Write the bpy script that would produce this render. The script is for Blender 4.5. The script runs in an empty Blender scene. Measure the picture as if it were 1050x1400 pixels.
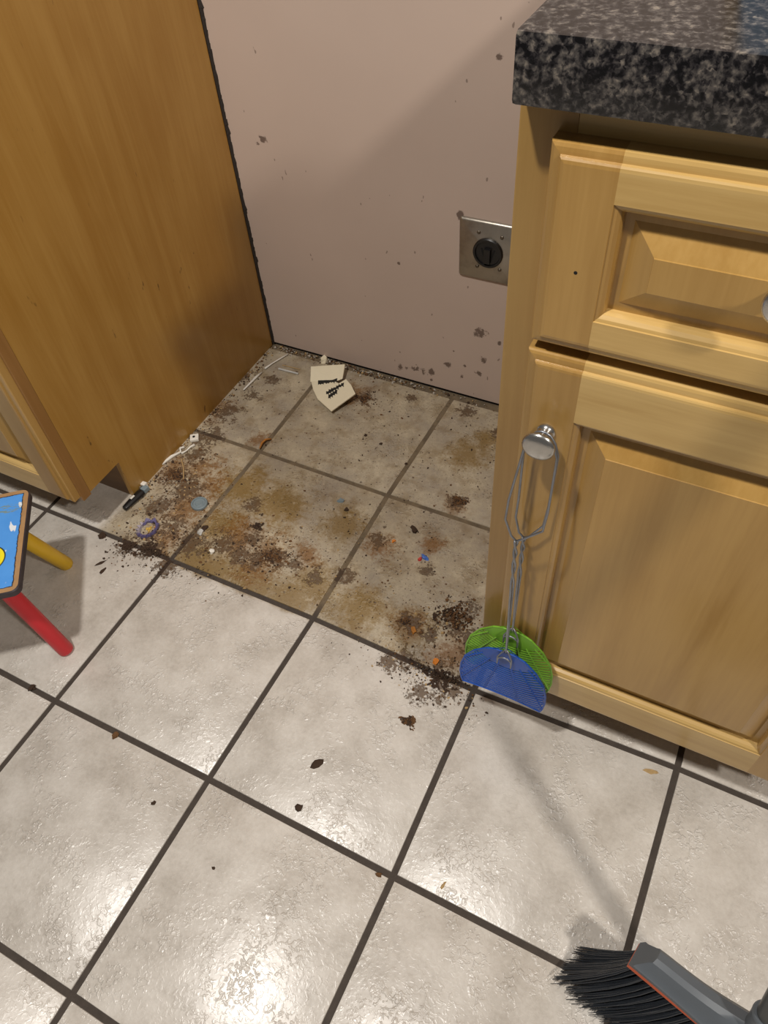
import bpy, bmesh, math, random
from mathutils import Vector, Matrix, noise as mnoise

# ------------------------------------------------------------------ camera, light, exposure
scene = bpy.context.scene
col = scene.collection
cam_data = bpy.data.cameras.new('camera')
cam = bpy.data.objects.new('camera', cam_data)
col.objects.link(cam)
cam.location = (0.78341, -0.5214, 1.09439)
cam.rotation_euler = (0.693824, 0.063469, 0.464548)
cam_data.sensor_fit = 'VERTICAL'
cam_data.sensor_height = 36.0
cam_data.lens = 26.3557
cam_data.clip_start = 0.01
scene.camera = cam

world = bpy.data.worlds.new('room_ambient')
world.use_nodes = True
world.node_tree.nodes['Background'].inputs[0].default_value = (1.0, 0.95, 0.90, 1)
world.node_tree.nodes['Background'].inputs[1].default_value = 0.10
scene.world = world

def point_light(name, loc, watts, radius, color):
    l = bpy.data.lights.new(name, 'POINT')
    l.energy = watts; l.shadow_soft_size = radius; l.color = color
    o = bpy.data.objects.new(name, l); col.objects.link(o); o.location = loc
    return o
point_light('ceiling_light', (0.17, -0.70, 2.40), 130, 0.06, (1.0, 0.955, 0.90))
point_light('ceiling_light_far', (2.6, -0.90, 2.70), 180, 0.09, (1.0, 0.92, 0.83))

vs = scene.view_settings
scene.display_settings.display_device = 'sRGB'
vs.view_transform = 'Standard'
vs.look = 'None'
vs.exposure = 0.0
vs.gamma = 1.0
vs.use_curve_mapping = False

random.seed(7)
R = random.random

# ------------------------------------------------------------------ helpers
def lin(r, g, b):
    def f(c):
        c /= 255.0
        return c / 12.92 if c <= 0.04045 else ((c + 0.055) / 1.055) ** 2.4
    return (f(r), f(g), f(b), 1.0)

def tag(o, label=None, cat=None, group=None, kind=None):
    if label: o['label'] = label
    if cat: o['category'] = cat
    if group: o['group'] = group
    if kind: o['kind'] = kind
    return o

def empty(name, loc, label, cat, group=None):
    o = bpy.data.objects.new(name, None)
    o.empty_display_size = 0.05
    col.objects.link(o); o.location = loc
    return tag(o, label, cat, group)

def worldpos(o):
    v = Vector((0, 0, 0))
    while o is not None:
        v += o.location; o = o.parent
    return v

def mesh_obj(name, verts, faces, mat, parent=None, smooth=False, base=None, bevel=0.0, matidx=None, autosmooth=None):
    """verts are world coordinates; the object's origin goes to its parent's origin (or base)"""
    me = bpy.data.meshes.new(name)
    org = worldpos(parent) if parent is not None else Vector(base if base else (0, 0, 0))
    me.from_pydata([Vector(v) - org for v in verts], [], faces)
    mats = mat if isinstance(mat, (list, tuple)) else [mat]
    for m in mats: me.materials.append(m)
    if matidx:
        for p, i in zip(me.polygons, matidx): p.material_index = i
    bm = bmesh.new(); bm.from_mesh(me)
    bmesh.ops.recalc_face_normals(bm, faces=bm.faces)
    if bevel:
        bmesh.ops.bevel(bm, geom=[e for e in bm.edges if len(e.link_faces) == 2 and e.calc_face_angle(0) > 0.5],
                        offset=bevel, segments=2, affect='EDGES', profile=0.6)
    bm.to_mesh(me); bm.free()
    if smooth or autosmooth:
        for p in me.polygons: p.use_smooth = True
    if autosmooth:
        me.set_sharp_from_angle(angle=autosmooth)
    o = bpy.data.objects.new(name, me); col.objects.link(o)
    if parent is not None: o.parent = parent
    else: o.location = org
    return o

class MB:
    def __init__(s): s.v = []; s.f = []; s.m = []
    def add(s, verts, faces, mi=0):
        n = len(s.v); s.v += [tuple(v) for v in verts]
        for f in faces: s.f.append([i + n for i in f]); s.m.append(mi)
    def box(s, a, b, mi=0):
        x0, y0, z0 = a; x1, y1, z1 = b
        s.add([(x0,y0,z0),(x1,y0,z0),(x1,y1,z0),(x0,y1,z0),(x0,y0,z1),(x1,y0,z1),(x1,y1,z1),(x0,y1,z1)],
              [(0,3,2,1),(4,5,6,7),(0,1,5,4),(1,2,6,5),(2,3,7,6),(3,0,4,7)], mi)
    def tube(s, pts, rad, n=8, mi=0, cap=True):
        pts = [Vector(p) for p in pts]; k = len(pts)
        rads = rad if isinstance(rad, (list, tuple)) else [rad] * k
        rings = []; up = None
        for i, p in enumerate(pts):
            d = (pts[min(i+1, k-1)] - pts[max(i-1, 0)]).normalized()
            if up is None:
                up = Vector((0, 0, 1)) if abs(d.z) < 0.9 else Vector((1, 0, 0))
            u = (up - d * up.dot(d)).normalized(); up = u; w = d.cross(u)
            rings.append([p + (u * math.cos(t) + w * math.sin(t)) * rads[i] for t in [2*math.pi*j/n for j in range(n)]])
        v = [q for r in rings for q in r]; f = []
        for i in range(k - 1):
            for j in range(n):
                f.append((i*n+j, i*n+(j+1) % n, (i+1)*n+(j+1) % n, (i+1)*n+j))
        if cap: f += [tuple(range(n))[::-1], tuple(range((k-1)*n, k*n))]
        s.add(v, f, mi)
    def lathe(s, org, axis, prof, n=24, mi=0):
        axis = Vector(axis).normalized(); org = Vector(org)
        u = axis.orthogonal().normalized(); w = axis.cross(u)
        v = []; f = []
        for (r, h) in prof:
            for j in range(n):
                t = 2*math.pi*j/n
                v.append(org + axis*h + (u*math.cos(t) + w*math.sin(t)) * max(r, 1e-5))
        k = len(prof)
        for i in range(k-1):
            for j in range(n):
                f.append((i*n+j, i*n+(j+1) % n, (i+1)*n+(j+1) % n, (i+1)*n+j))
        f += [tuple(range(n))[::-1], tuple(range((k-1)*n, k*n))]
        s.add(v, f, mi)
    def prism(s, poly, offset, mi=0):
        n = len(poly); off = Vector(offset)
        v = [Vector(p) for p in poly] + [Vector(p) + off for p in poly]
        f = [tuple(range(n)), tuple(range(2*n-1, n-1, -1))] + [(i, i+n, (i+1) % n + n, (i+1) % n) for i in range(n)]
        s.add(v, f, mi)
    def chip(s, c, r, h, mi=0, n=6, rot=None, el=1.0):
        """irregular low crumb lying on z = c.z"""
        a = R()*6.28 if rot is None else rot
        vs_ = []
        for ring, (sc, z) in enumerate(((1.0, 0.0), (0.75 + .2*R(), h*(0.6+.4*R())))):
            for j in range(n):
                t = 2*math.pi*j/n
                q = r*sc*(0.4 + 0.8*R()) 
                x, y = q*math.cos(t)*el, q*math.sin(t)/el
                vs_.append((c[0]+x*math.cos(a)-y*math.sin(a), c[1]+x*math.sin(a)+y*math.cos(a), c[2]+z*(0.7+.5*R() if ring else 1)))
        f = [tuple(range(n))[::-1], tuple(range(n, 2*n))] + [(j, (j+1) % n, n+(j+1) % n, n+j) for j in range(n)]
        s.add(vs_, f, mi)
    def build(s, name, mat, parent=None, **k):
        mi = s.m if isinstance(mat, (list, tuple)) and not k.get('bevel') else None
        return mesh_obj(name, s.v, s.f, mat, parent, matidx=mi, **k)

# ---- node helpers
class NT:
    def __init__(s, name):
        s.mat = bpy.data.materials.new(name); s.mat.use_nodes = True
        s.nt = s.mat.node_tree; s.n = s.nt.nodes
        s.b = s.n['Principled BSDF']
    def node(s, t, **kw):
        x = s.n.new(t)
        for k, v in kw.items(): setattr(x, k, v)
        return x
    def link(s, a, b): s.nt.links.new(a, b)
    def put(s, sock, v):
        if hasattr(v, 'is_output') or isinstance(v, bpy.types.NodeSocket): s.link(v, sock)
        else: sock.default_value = v
    def math(s, op, a, b=None, c=None, clamp=False):
        x = s.node('ShaderNodeMath', operation=op, use_clamp=clamp)
        s.put(x.inputs[0], a)
        if b is not None: s.put(x.inputs[1], b)
        if c is not None: s.put(x.inputs[2], c)
        return x.outputs[0]
    def vmath(s, op, a, b=None):
        x = s.node('ShaderNodeVectorMath', operation=op)
        s.put(x.inputs[0], a)
        if b is not None: s.put(x.inputs[1], b)
        return x.outputs['Value'] if op in ('LENGTH', 'DISTANCE', 'DOT_PRODUCT') else x.outputs[0]
    def noise(s, vec, scale, detail=4, rough=0.55, dist=0.0, out='Fac'):
        x = s.node('ShaderNodeTexNoise')
        s.put(x.inputs['Vector'], vec); x.inputs['Scale'].default_value = scale
        x.inputs['Detail'].default_value = detail; x.inputs['Roughness'].default_value = rough
        x.inputs['Distortion'].default_value = dist
        return x.outputs[out]
    def voronoi(s, vec, scale, feature='F1', out='Distance'):
        x = s.node('ShaderNodeTexVoronoi', feature=feature)
        s.put(x.inputs['Vector'], vec); x.inputs['Scale'].default_value = scale
        return x.outputs[out]
    def step(s, v, lo, hi, a=0.0, b=1.0, smooth=True):
        x = s.node('ShaderNodeMapRange', interpolation_type='SMOOTHSTEP' if smooth else 'LINEAR')
        s.put(x.inputs['Value'], v)
        x.inputs['From Min'].default_value = lo; x.inputs['From Max'].default_value = hi
        x.inputs['To Min'].default_value = a; x.inputs['To Max'].default_value = b
        return x.outputs[0]
    def mix(s, fac, a, b, blend='MIX'):
        x = s.node('ShaderNodeMix', data_type='RGBA', blend_type=blend)
        s.put(x.inputs[0], fac); s.put(x.inputs[6], a); s.put(x.inputs[7], b)
        return x.outputs[2]
    def ramp(s, fac, stops):
        x = s.node('ShaderNodeValToRGB'); e = x.color_ramp.elements
        while len(e) < len(stops): e.new(0.5)
        for el, (p, c) in zip(e, stops): el.position = p; el.color = c
        s.link(fac, x.inputs[0]); return x.outputs[0]
    def pos(s): return s.node('ShaderNodeNewGeometry').outputs['Position']
    def obj(s): return s.node('ShaderNodeTexCoord').outputs['Object']
    def scale(s, vec, v):
        x = s.node('ShaderNodeMapping'); s.link(vec, x.inputs[0]); x.inputs['Scale'].default_value = v
        return x.outputs[0]
    def bump(s, h, strength=0.3, dist=0.002, prev=None):
        x = s.node('ShaderNodeBump'); s.link(h, x.inputs['Height'])
        x.inputs['Strength'].default_value = strength; x.inputs['Distance'].default_value = dist
        if prev is not None: s.link(prev, x.inputs['Normal'])
        return x.outputs[0]
    def blobs(s, p, lst):
        """field: 1 at a blob's middle, 0 at its rim, negative outside"""
        f = None
        for (c, r) in lst:
            d = s.math('MULTIPLY_ADD', s.vmath('DISTANCE', p, c), -1.0/r, 1.0)
            f = d if f is None else s.math('MAXIMUM', f, d)
        return f
    def set(s, **kw):
        for k, v in kw.items():
            s.put(s.b.inputs[k.replace('_', ' ')], v)
        return s.mat

def plain(name, c, rough=0.5, metal=0.0, var=0.12, scale=60, spec=0.5, bump=0.0):
    t = NT(name); o = t.obj()
    n = t.noise(o, scale, 3)
    dark = tuple(x*(1-var) for x in c[:3]) + (1,); lite = tuple(min(1, x*(1+var)) for x in c[:3]) + (1,)
    cc = t.mix(n, dark, lite)
    t.set(Base_Color=cc, Roughness=rough, Metallic=metal, Specular_IOR_Level=spec)
    if bump: t.set(Normal=t.bump(n, bump, 0.001))
    return t.mat

def wood(name, axis, c_dark, c_lite, rough=0.32, fleck=0.0, spec=0.5):
    t = NT(name); o = t.obj()
    rnd = t.node('ShaderNodeObjectInfo').outputs['Random']
    off = t.node('ShaderNodeCombineXYZ'); t.link(t.math('MULTIPLY', rnd, 7.3), off.inputs[0]); t.link(t.math('MULTIPLY', rnd, 3.1), off.inputs[1]); t.link(t.math('MULTIPLY', rnd, 5.7), off.inputs[2])
    o = t.vmath('ADD', o, off.outputs[0])
    st = {'x': (0.10, 1, 1), 'y': (1, 0.10, 1), 'z': (1, 1, 0.10)}[axis]
    q = t.scale(o, st)
    broad = t.noise(q, 16, 3, 0.5, 0.9)
    fine = t.noise(t.scale(o, tuple(x if x == 1 else 0.05 for x in st)), 190, 4, 0.6, 0.3)
    blotch = t.noise(o, 7, 3, 0.5)
    f = t.math('ADD', t.math('MULTIPLY', broad, 0.55), t.math('ADD', t.math('MULTIPLY', fine, 0.25), t.math('MULTIPLY', blotch, 0.2)))
    cc = t.mix(t.step(f, 0.33, 0.67), c_dark, c_lite)
    tone = t.step(rnd, 0, 1, 0.93, 1.06, False)
    hs = t.node('ShaderNodeHueSaturation'); t.link(cc, hs.inputs['Color']); t.link(tone, hs.inputs['Value']); cc = hs.outputs[0]
    if fleck:
        v = t.noise(t.scale(o, (1, 1, 0.35)), 95, 2, 0.5)
        where = t.noise(o, 6, 2)
        m = t.math('MULTIPLY', t.step(v, 0.70, 0.76), t.step(where, 0.42, 0.6))
        cc = t.mix(t.math('MULTIPLY', m, fleck), cc, lin(72, 44, 14))
    t.set(Base_Color=cc, Roughness=t.step(fine, 0.2, 0.8, rough-0.05, rough+0.08, False), Specular_IOR_Level=spec, Normal=t.bump(fine, 0.06, 0.001), Coat_Weight=0.35, Coat_Roughness=0.18)
    return t.mat

# ------------------------------------------------------------------ materials
M = {}
M['wood_v'] = wood('maple_vertical', 'z', lin(156, 118, 58), lin(177, 140, 78))
M['wood_h'] = wood('maple_horizontal', 'x', lin(182, 146, 82), lin(208, 175, 112))
M['wood_p'] = wood('maple_panel', 'z', lin(160, 122, 61), lin(180, 143, 80))
M['wood_side'] = wood('amber_veneer', 'z', lin(156, 113, 44), lin(174, 134, 66), rough=0.36, fleck=0.75)
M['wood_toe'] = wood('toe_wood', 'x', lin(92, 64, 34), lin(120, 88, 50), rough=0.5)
M['wood_edge'] = wood('frame_edge', 'z', lin(136, 97, 48), lin(160, 118, 68), rough=0.4)

# stains under the missing stove: centres on the floor (metres) and radii
GRIME = [((0.1134, 0.1078, 0.0), 0.035), ((0.1799, 0.0872, 0.0), 0.045), ((0.1477, 0.0674, 0.0), 0.04), ((0.5279, 0.1013, 0.0), 0.05), ((0.5573, -0.0174, 0.0), 0.055), ((0.5278, -0.0449, 0.0), 0.035), ((0.4308, 0.3423, 0.0), 0.03), ((-0.1177, 0.1759, 0.0), 0.055), ((-0.0966, 0.1046, 0.0), 0.05), ((-0.0553, 0.0013, 0.0), 0.05), ((-0.092, -0.0075, 0.0), 0.035), ((0.0139, 0.0507, 0.0), 0.06), ((0.0657, 0.0679, 0.0), 0.05), ((-0.1664, 0.4912, 0.0), 0.04), ((-0.1249, 0.3767, 0.0), 0.05), ((0.1318, 0.5345, 0.0), 0.04), ((-0.1155, 0.2439, 0.0), 0.05), ((0.5643, 0.0776, 0.0), 0.035), ((0.4595, 0.0608, 0.0), 0.03), ((0.3338, 0.1994, 0.0), 0.03), ((-0.1182, 0.306, 0.0), 0.045), ((-0.0888, 0.5093, 0.0), 0.03), ((0.3501, 0.5876, 0.0), 0.03), ((0.2203, 0.5712, 0.0), 0.02), ((0.4848, -0.0006, 0.0), 0.035), ((0.0009, -0.0159, 0.0), 0.04), ((0.4605, -0.019, 0.0), 0.03), ((0.267, 0.0764, 0.0), 0.03), ((0.445, 0.1732, 0.0), 0.02), ((-0.0775, 0.1588, 0.0), 0.06), ((-0.141, 0.2844, 0.0), 0.05), ((-0.0449, 0.067, 0.0), 0.05), ((0.1181, 0.0634, 0.0), 0.04), ((0.214, 0.0879, 0.0), 0.035), ((0.315, 0.0978, 0.0), 0.03), ((0.542, 0.1251, 0.0), 0.035), ((0.0686, 0.1765, 0.0), 0.03), ((0.5059, 0.054, 0.0), 0.03), ((-0.1083, 0.4479, 0.0), 0.03), ((0.4308, 0.5496, 0.0), 0.03)]
RUST = [((-0.0832, 0.2171, 0.0), 0.075), ((-0.0425, 0.1281, 0.0), 0.09), ((-0.1498, 0.379, 0.0), 0.07), ((0.1688, 0.0895, 0.0), 0.08), ((0.5438, 0.0338, 0.0), 0.07), ((0.0964, 0.5327, 0.0), 0.07), ((-0.1327, 0.1959, 0.0), 0.08), ((0.3416, 0.1899, 0.0), 0.06), ((0.0942, 0.0993, 0.0), 0.09), ((0.4636, 0.058, 0.0), 0.05), ((0.4324, 0.335, 0.0), 0.04), ((-0.0404, 0.0496, 0.0), 0.08), ((-0.0174, 0.3367, 0.0), 0.04), ((0.4274, 0.2279, 0.0), 0.04), ((-0.0473, 0.1057, 0.0), 0.09), ((-0.0386, 0.1927, 0.0), 0.06), ((0.1522, 0.0604, 0.0), 0.08), ((0.5663, 0.0664, 0.0), 0.05), ((-0.0338, -0.0041, 0.0), 0.05), ((0.2302, 0.1131, 0.0), 0.05)]
YELLOW = [((0.0918, 0.0068, 0.0), 0.1), ((0.1666, 0.0141, 0.0), 0.09), ((0.2491, 0.0174, 0.0), 0.09), ((0.0374, 0.0184, 0.0), 0.09), ((0.0218, 0.2081, 0.0), 0.09), ((0.2749, 0.0627, 0.0), 0.07), ((0.004, -0.02, 0.0), 0.08), ((0.4667, 0.0516, 0.0), 0.07), ((0.3676, 0.0544, 0.0), 0.08), ((0.115, 0.1967, 0.0), 0.09), ((0.259, 0.2005, 0.0), 0.07), ((0.0404, 0.1045, 0.0), 0.08), ((0.4768, -0.0116, 0.0), 0.06), ((0.0472, -0.022, 0.0), 0.05), ((0.0976, 0.0218, 0.0), 0.06), ((0.195, 0.0183, 0.0), 0.06), ((0.1411, 0.0288, 0.0), 0.06), ((0.2714, 0.0175, 0.0), 0.05), ((0.0488, 0.0326, 0.0), 0.06), ((0.3997, 0.4681, 0.0), 0.07), ((0.4248, 0.5239, 0.0), 0.05)]

def floor_fields(t):
    p = t.pos()
    n1 = t.noise(p, 22, 5, 0.62)
    n2 = t.noise(p, 75, 5, 0.68)
    n3 = t.noise(p, 8, 3, 0.5)
    n4 = t.noise(p, 230, 3, 0.6)
    wob = t.math('ADD', t.math('MULTIPLY', t.math('SUBTRACT', n1, 0.5), 1.5), t.math('MULTIPLY', t.math('SUBTRACT', n2, 0.5), 2.3))
    wob = t.math('ADD', wob, t.math('MULTIPLY', t.math('SUBTRACT', n4, 0.5), 1.5))
    sep = t.node('ShaderNodeSeparateXYZ'); t.link(p, sep.inputs[0])
    # where the stove stood: bounded by the two cabinets and its front edge
    edge = t.math('ADD', sep.outputs[1], t.math('MULTIPLY', t.math('SUBTRACT', n1, 0.5), 0.03))
    zone = t.math('MULTIPLY', t.step(edge, -0.010, 0.008), t.math('MULTIPLY', t.step(sep.outputs[0], -0.19, -0.15), t.step(sep.outputs[0], 0.60, 0.625, 1.0, 0.0)))
    return p, n1, n2, n3, wob, zone

def tile_material():
    t = NT('glazed_tile')
    p, n1, n2, n3, wob, zone = floor_fields(t)
    rnd = t.node('ShaderNodeObjectInfo').outputs['Random']
    cloud = t.noise(p, 13, 5, 0.6)
    speck = t.noise(p, 160, 4, 0.7)
    f = t.math('ADD', t.math('MULTIPLY', cloud, 0.7), t.math('MULTIPLY', speck, 0.3))
    base = t.ramp(f, [(0.34, lin(176, 169, 159)), (0.5, lin(198, 192, 183)), (0.66, lin(214, 209, 201))])
    hs = t.node('ShaderNodeHueSaturation'); t.link(base, hs.inputs['Color']); t.link(t.step(rnd, 0, 1, 0.96, 1.03, False), hs.inputs['Value']); base = hs.outputs[0]
    # brownish discoloured zone
    dz = t.math('MULTIPLY', zone, t.step(t.math('ADD', cloud, t.math('MULTIPLY', speck, 0.4)), 0.45, 0.95, 0.60, 0.95))
    dcol = t.ramp(f, [(0.36, lin(120, 103, 74)), (0.50, lin(154, 139, 110)), (0.64, lin(186, 173, 146))])
    c = t.mix(dz, base, dcol)
    inzone = t.step(zone, 0.0, 1.0, 0.55, 1.0)
    mot = t.math('MULTIPLY', t.step(n1, 0.44, 0.66), zone)
    c = t.mix(t.math('MULTIPLY', mot, 0.50), c, lin(120, 98, 62))
    fy = t.math('ADD', t.blobs(p, YELLOW), t.math('MULTIPLY', wob, 0.55))
    c = t.mix(t.math('MULTIPLY', t.math('MULTIPLY', t.step(fy, 0.08, 0.8), zone), 0.80), c, lin(122, 94, 32))
    fr = t.math('ADD', t.blobs(p, RUST), t.math('MULTIPLY', wob, 0.75))
    c = t.mix(t.math('MULTIPLY', t.math('MULTIPLY', t.step(fr, 0.25, 0.9), zone), 0.82), c, lin(118, 78, 22))
    fg = t.math('ADD', t.blobs(p, GRIME), t.math('MULTIPLY', wob, 1.05))
    g = t.step(fg, 0.45, 0.70)
    c = t.mix(t.math('MULTIPLY', g, 0.88), c, t.mix(n2, lin(50, 36, 19), lin(104, 76, 42)))
    # scattered brown dots, two sizes, and a dusty haze
    zz = t.math('MULTIPLY', zone, zone)
    for sc_, lo, hi, w_, a in ((130, 0.66, 0.71, n1, 0.8), (300, 0.64, 0.70, n3, 0.7), (62, 0.70, 0.735, n2, 0.8)):
        v = t.noise(p, sc_, 2, 0.4)
        dots = t.math('MULTIPLY', t.step(v, lo, hi), t.math('MULTIPLY', zz, t.step(w_, 0.38, 0.55)))
        c = t.mix(t.math('MULTIPLY', dots, a), c, lin(64, 43, 24))
    haze = t.math('MULTIPLY', t.step(t.noise(p, 45, 4, 0.7), 0.58, 0.72), zone)
    c = t.mix(t.math('MULTIPLY', haze, 0.45), c, lin(196, 182, 156))
    # raised crackled glaze
    patch = t.math('MULTIPLY', t.step(t.noise(p, 11, 2, 0.5), 0.44, 0.60), t.step(t.noise(p, 38, 2, 0.5), 0.42, 0.56))
    peb = t.math('MULTIPLY', t.step(t.noise(p, 150, 2, 0.5, 0.8), 0.46, 0.64), t.math('MULTIPLY_ADD', patch, 0.90, 0.10))
    rel = t.math('ADD', t.math('MULTIPLY', peb, 0.55), t.math('ADD', t.math('MULTIPLY', t.noise(p, 30, 3, 0.5), 0.45), t.math('MULTIPLY', g, 0.7)))
    dirty = t.math('MAXIMUM', t.math('MULTIPLY', zone, 0.55), t.math('MAXIMUM', g, 0.0))
    ro = t.math('MULTIPLY_ADD', dirty, 0.32, 0.32)
    return t.set(Base_Color=c, Roughness=ro, Specular_IOR_Level=0.9, Normal=t.bump(rel, 0.6, 0.0026))
M['tile'] = tile_material()

def grout_material():
    t = NT('dark_grout')
    p, n1, n2, n3, wob, zone = floor_fields(t)
    c = t.mix(n2, lin(48, 41, 36), lin(80, 71, 63))
    sy = t.node('ShaderNodeSeparateXYZ'); t.link(p, sy.inputs[0])
    dusty = t.math('MULTIPLY', t.math('MULTIPLY', zone, t.step(sy.outputs[1], 0.005, 0.05)), t.step(n1, 0.35, 0.6, 0.55, 1.0))
    c = t.mix(dusty, c, t.mix(n2, lin(86, 72, 52), lin(132, 116, 92)))
    fg = t.math('ADD', t.blobs(p, GRIME), t.math('MULTIPLY', wob, 0.9))
    c = t.mix(t.math('MULTIPLY', t.step(fg, 0.25, 0.65), 0.85), c, lin(52, 34, 20))
    return t.set(Base_Color=c, Roughness=0.85, Normal=t.bump(n2, 0.5, 0.002))
M['grout'] = grout_material()

def wall_material():
    t = NT('painted_plaster')
    p = t.pos()
    n = t.noise(p, 5, 3); fine = t.noise(p, 240, 3, 0.6)
    c = t.mix(n, lin(184, 165, 152), lin(194, 175, 162))
    sm = [((0.3563, 0.622, 0.1763), 0.022), ((0.3121, 0.622, 0.4124), 0.014), ((0.3651, 0.622, 0.1119), 0.012), ((0.3584, 0.622, 0.0756), 0.012), ((0.3213, 0.622, 0.054), 0.008), ((0.3677, 0.622, 0.6686), 0.01), ((0.1243, 0.622, 0.012), 0.006), ((0.2155, 0.622, 0.0405), 0.016), ((0.1764, 0.622, 0.0344), 0.016), ((0.2503, 0.622, 0.0454), 0.014), ((0.2877, 0.622, 0.0768), 0.012), ((0.3273, 0.622, 0.0852), 0.008), ((0.2499, 0.622, 0.0209), 0.006), ((-0.0816, 0.622, 0.4882), 0.012), ((-0.0968, 0.622, 0.478), 0.008), ((0.3983, 0.622, 0.1618), 0.008), ((0.1849, 0.622, 0.2912), 0.006), ((0.3007, 0.622, 0.1151), 0.004), ((0.1907, 0.622, 0.0368), 0.012), ((0.2084, 0.622, 0.0383), 0.012), ((0.2294, 0.622, 0.0408), 0.012)]
    w1 = t.noise(p, 70, 4, 0.65)
    f = t.math('ADD', t.blobs(p, sm), t.math('MULTIPLY', t.math('SUBTRACT', w1, 0.5), 2.6))
    c = t.mix(t.math('MULTIPLY', t.step(f, 0.36, 0.68), 0.8), c, lin(78, 60, 50))
    sep = t.node('ShaderNodeSeparateXYZ'); t.link(p, sep.inputs[0])
    low = t.step(sep.outputs[2], 0.0, 0.16, 1.0, 0.0)
    v = t.noise(p, 95, 2, 0.4)
    dots = t.math('MULTIPLY', t.step(v, 0.73, 0.77), t.math('MULTIPLY', low, t.step(t.noise(p, 12, 2), 0.54, 0.64)))
    c = t.mix(t.math('MULTIPLY', dots, 0.7), c, lin(90, 70, 58))
    v2 = t.noise(t.scale(p, (1.7, 1, 1)), 60, 1, 0.3)
    c = t.mix(t.math('MULTIPLY', t.step(v2, 0.80, 0.815), 0.6), c, lin(96, 80, 70))
    return t.set(Base_Color=c, Roughness=0.55, Specular_IOR_Level=0.35, Normal=t.bump(fine, 0.08, 0.0008))
M['wall'] = wall_material()

def granite_material():
    t = NT('speckled_laminate'); o = t.obj()
    q = t.vmath('ADD', o, t.vmath('MULTIPLY', t.noise(o, 260, 2, out='Color'), (0.006, 0.006, 0.006)))
    a = t.noise(o, 210, 3, 0.55, 0.4); b = t.voronoi(q, 300, out='Color')
    bw = t.node('ShaderNodeRGBToBW'); t.link(b, bw.inputs[0])
    big = t.noise(o, 100, 2, 0.5)
    f = t.math('ADD', t.math('MULTIPLY', a, 0.62), t.math('ADD', t.math('MULTIPLY', bw.outputs[0], 0.16), t.math('MULTIPLY', big, 0.34)))
    c = t.ramp(f, [(0.47, lin(10, 9, 11)), (0.53, lin(30, 28, 30)), (0.59, lin(56, 53, 52)), (0.66, lin(84, 79, 75)), (0.76, lin(128, 119, 108))])
    return t.set(Base_Color=c, Roughness=0.24, Specular_IOR_Level=0.5)
M['granite'] = granite_material()

def steel_material(name, c, rough):
    t = NT(name); o = t.obj()
    n = t.noise(t.scale(o, (1, 1, 0.04)), 400, 3); g = t.noise(o, 40, 4)
    cc = t.mix(t.step(g, 0.45, 0.75), c, tuple(x*0.75 for x in c[:3]) + (1,))
    return t.set(Base_Color=cc, Metallic=0.9, Roughness=t.step(n, 0.2, 0.8, rough-0.06, rough+0.1, False))
M['steel'] = steel_material('brushed_steel', lin(172, 164, 152), 0.36)
M['nickel'] = plain('satin_nickel', lin(188, 186, 182), 0.25, metal=0.95, var=0.05, scale=30)
M['screw'] = steel_material('screw_metal', lin(120, 112, 100), 0.4)
M['wire'] = steel_material('galvanised_wire', lin(150, 154, 162), 0.42)
M['black'] = plain('black_plastic', lin(22, 21, 21), 0.35)
M['void'] = plain('dark_void', lin(14, 12, 10), 0.9)  # near-black: paints the shade of the wall-foot gap; also nick and socket slots
M['caulk'] = plain('blackened_caulk', lin(36, 28, 22), 0.8, bump=0.5)
M['blue_p'] = plain('blue_plastic', lin(26, 80, 172), 0.4, var=0.06)
M['green_p'] = plain('green_plastic', lin(122, 178, 50), 0.4, var=0.06)
M['broom'] = plain('grey_broom_plastic', lin(92, 98, 104), 0.38, var=0.06)
M['broom_dark'] = plain('dark_grey_handle', lin(70, 72, 72), 0.4, var=0.06)
M['orange_strip'] = plain('orange_strip', lin(186, 84, 48), 0.5)
M['bristle'] = plain('charcoal_bristle', lin(46, 50, 56), 0.45, var=0.3, scale=200)
M['bristle_red'] = plain('red_bristle', lin(150, 24, 32), 0.5)
M['leg_yellow'] = plain('yellow_paint', lin(222, 180, 28), 0.42, var=0.06)
M['leg_red'] = plain('red_paint', lin(196, 38, 46), 0.42, var=0.06)
M['white'] = plain('dirty_white', lin(222, 218, 208), 0.6, var=0.08)
M['clear'] = plain('cloudy_plastic', lin(190, 190, 186), 0.2, var=0.1)
M['foam'] = plain('off_white_board', lin(226, 216, 188), 0.7, var=0.06, scale=40)
M['ink'] = plain('black_ink', lin(26, 26, 24), 0.6)
M['crumb_dark'] = plain('dark_crumb', lin(58, 41, 27), 0.9, var=0.3, scale=300)
M['crumb_brown'] = plain('brown_crumb', lin(98, 68, 38), 0.9, var=0.3, scale=300)
M['crumb_tan'] = plain('tan_crumb', lin(170, 142, 98), 0.9, var=0.25, scale=300)
M['crumb_grey'] = plain('grey_plaster_crumb', lin(176, 168, 156), 0.9, var=0.2, scale=300)
M['orange'] = plain('orange_bit', lin(214, 128, 40), 0.6)
M['yellow'] = plain('yellow_bit', lin(206, 170, 80), 0.6)
M['peel'] = plain('orange_peel', lin(170, 110, 40), 0.7)
M['purple'] = plain('purple_foil', lin(98, 92, 132), 0.3, var=0.2)
M['lilac'] = plain('silver_foil', lin(186, 182, 200), 0.25, metal=0.6)
M['bluebit'] = plain('blue_plastic_bit', lin(70, 110, 190), 0.4)
M['redbit'] = plain('red_plastic_bit', lin(190, 60, 50), 0.4)
M['bluegrey'] = plain('blue_grey_bit', lin(120, 134, 140), 0.5)
M['carton_blue'] = plain('blue_carton', lin(170, 194, 220), 0.5, var=0.35, scale=25)
M['carton_tan'] = plain('tan_carton_edge', lin(190, 160, 120), 0.6)

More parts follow.
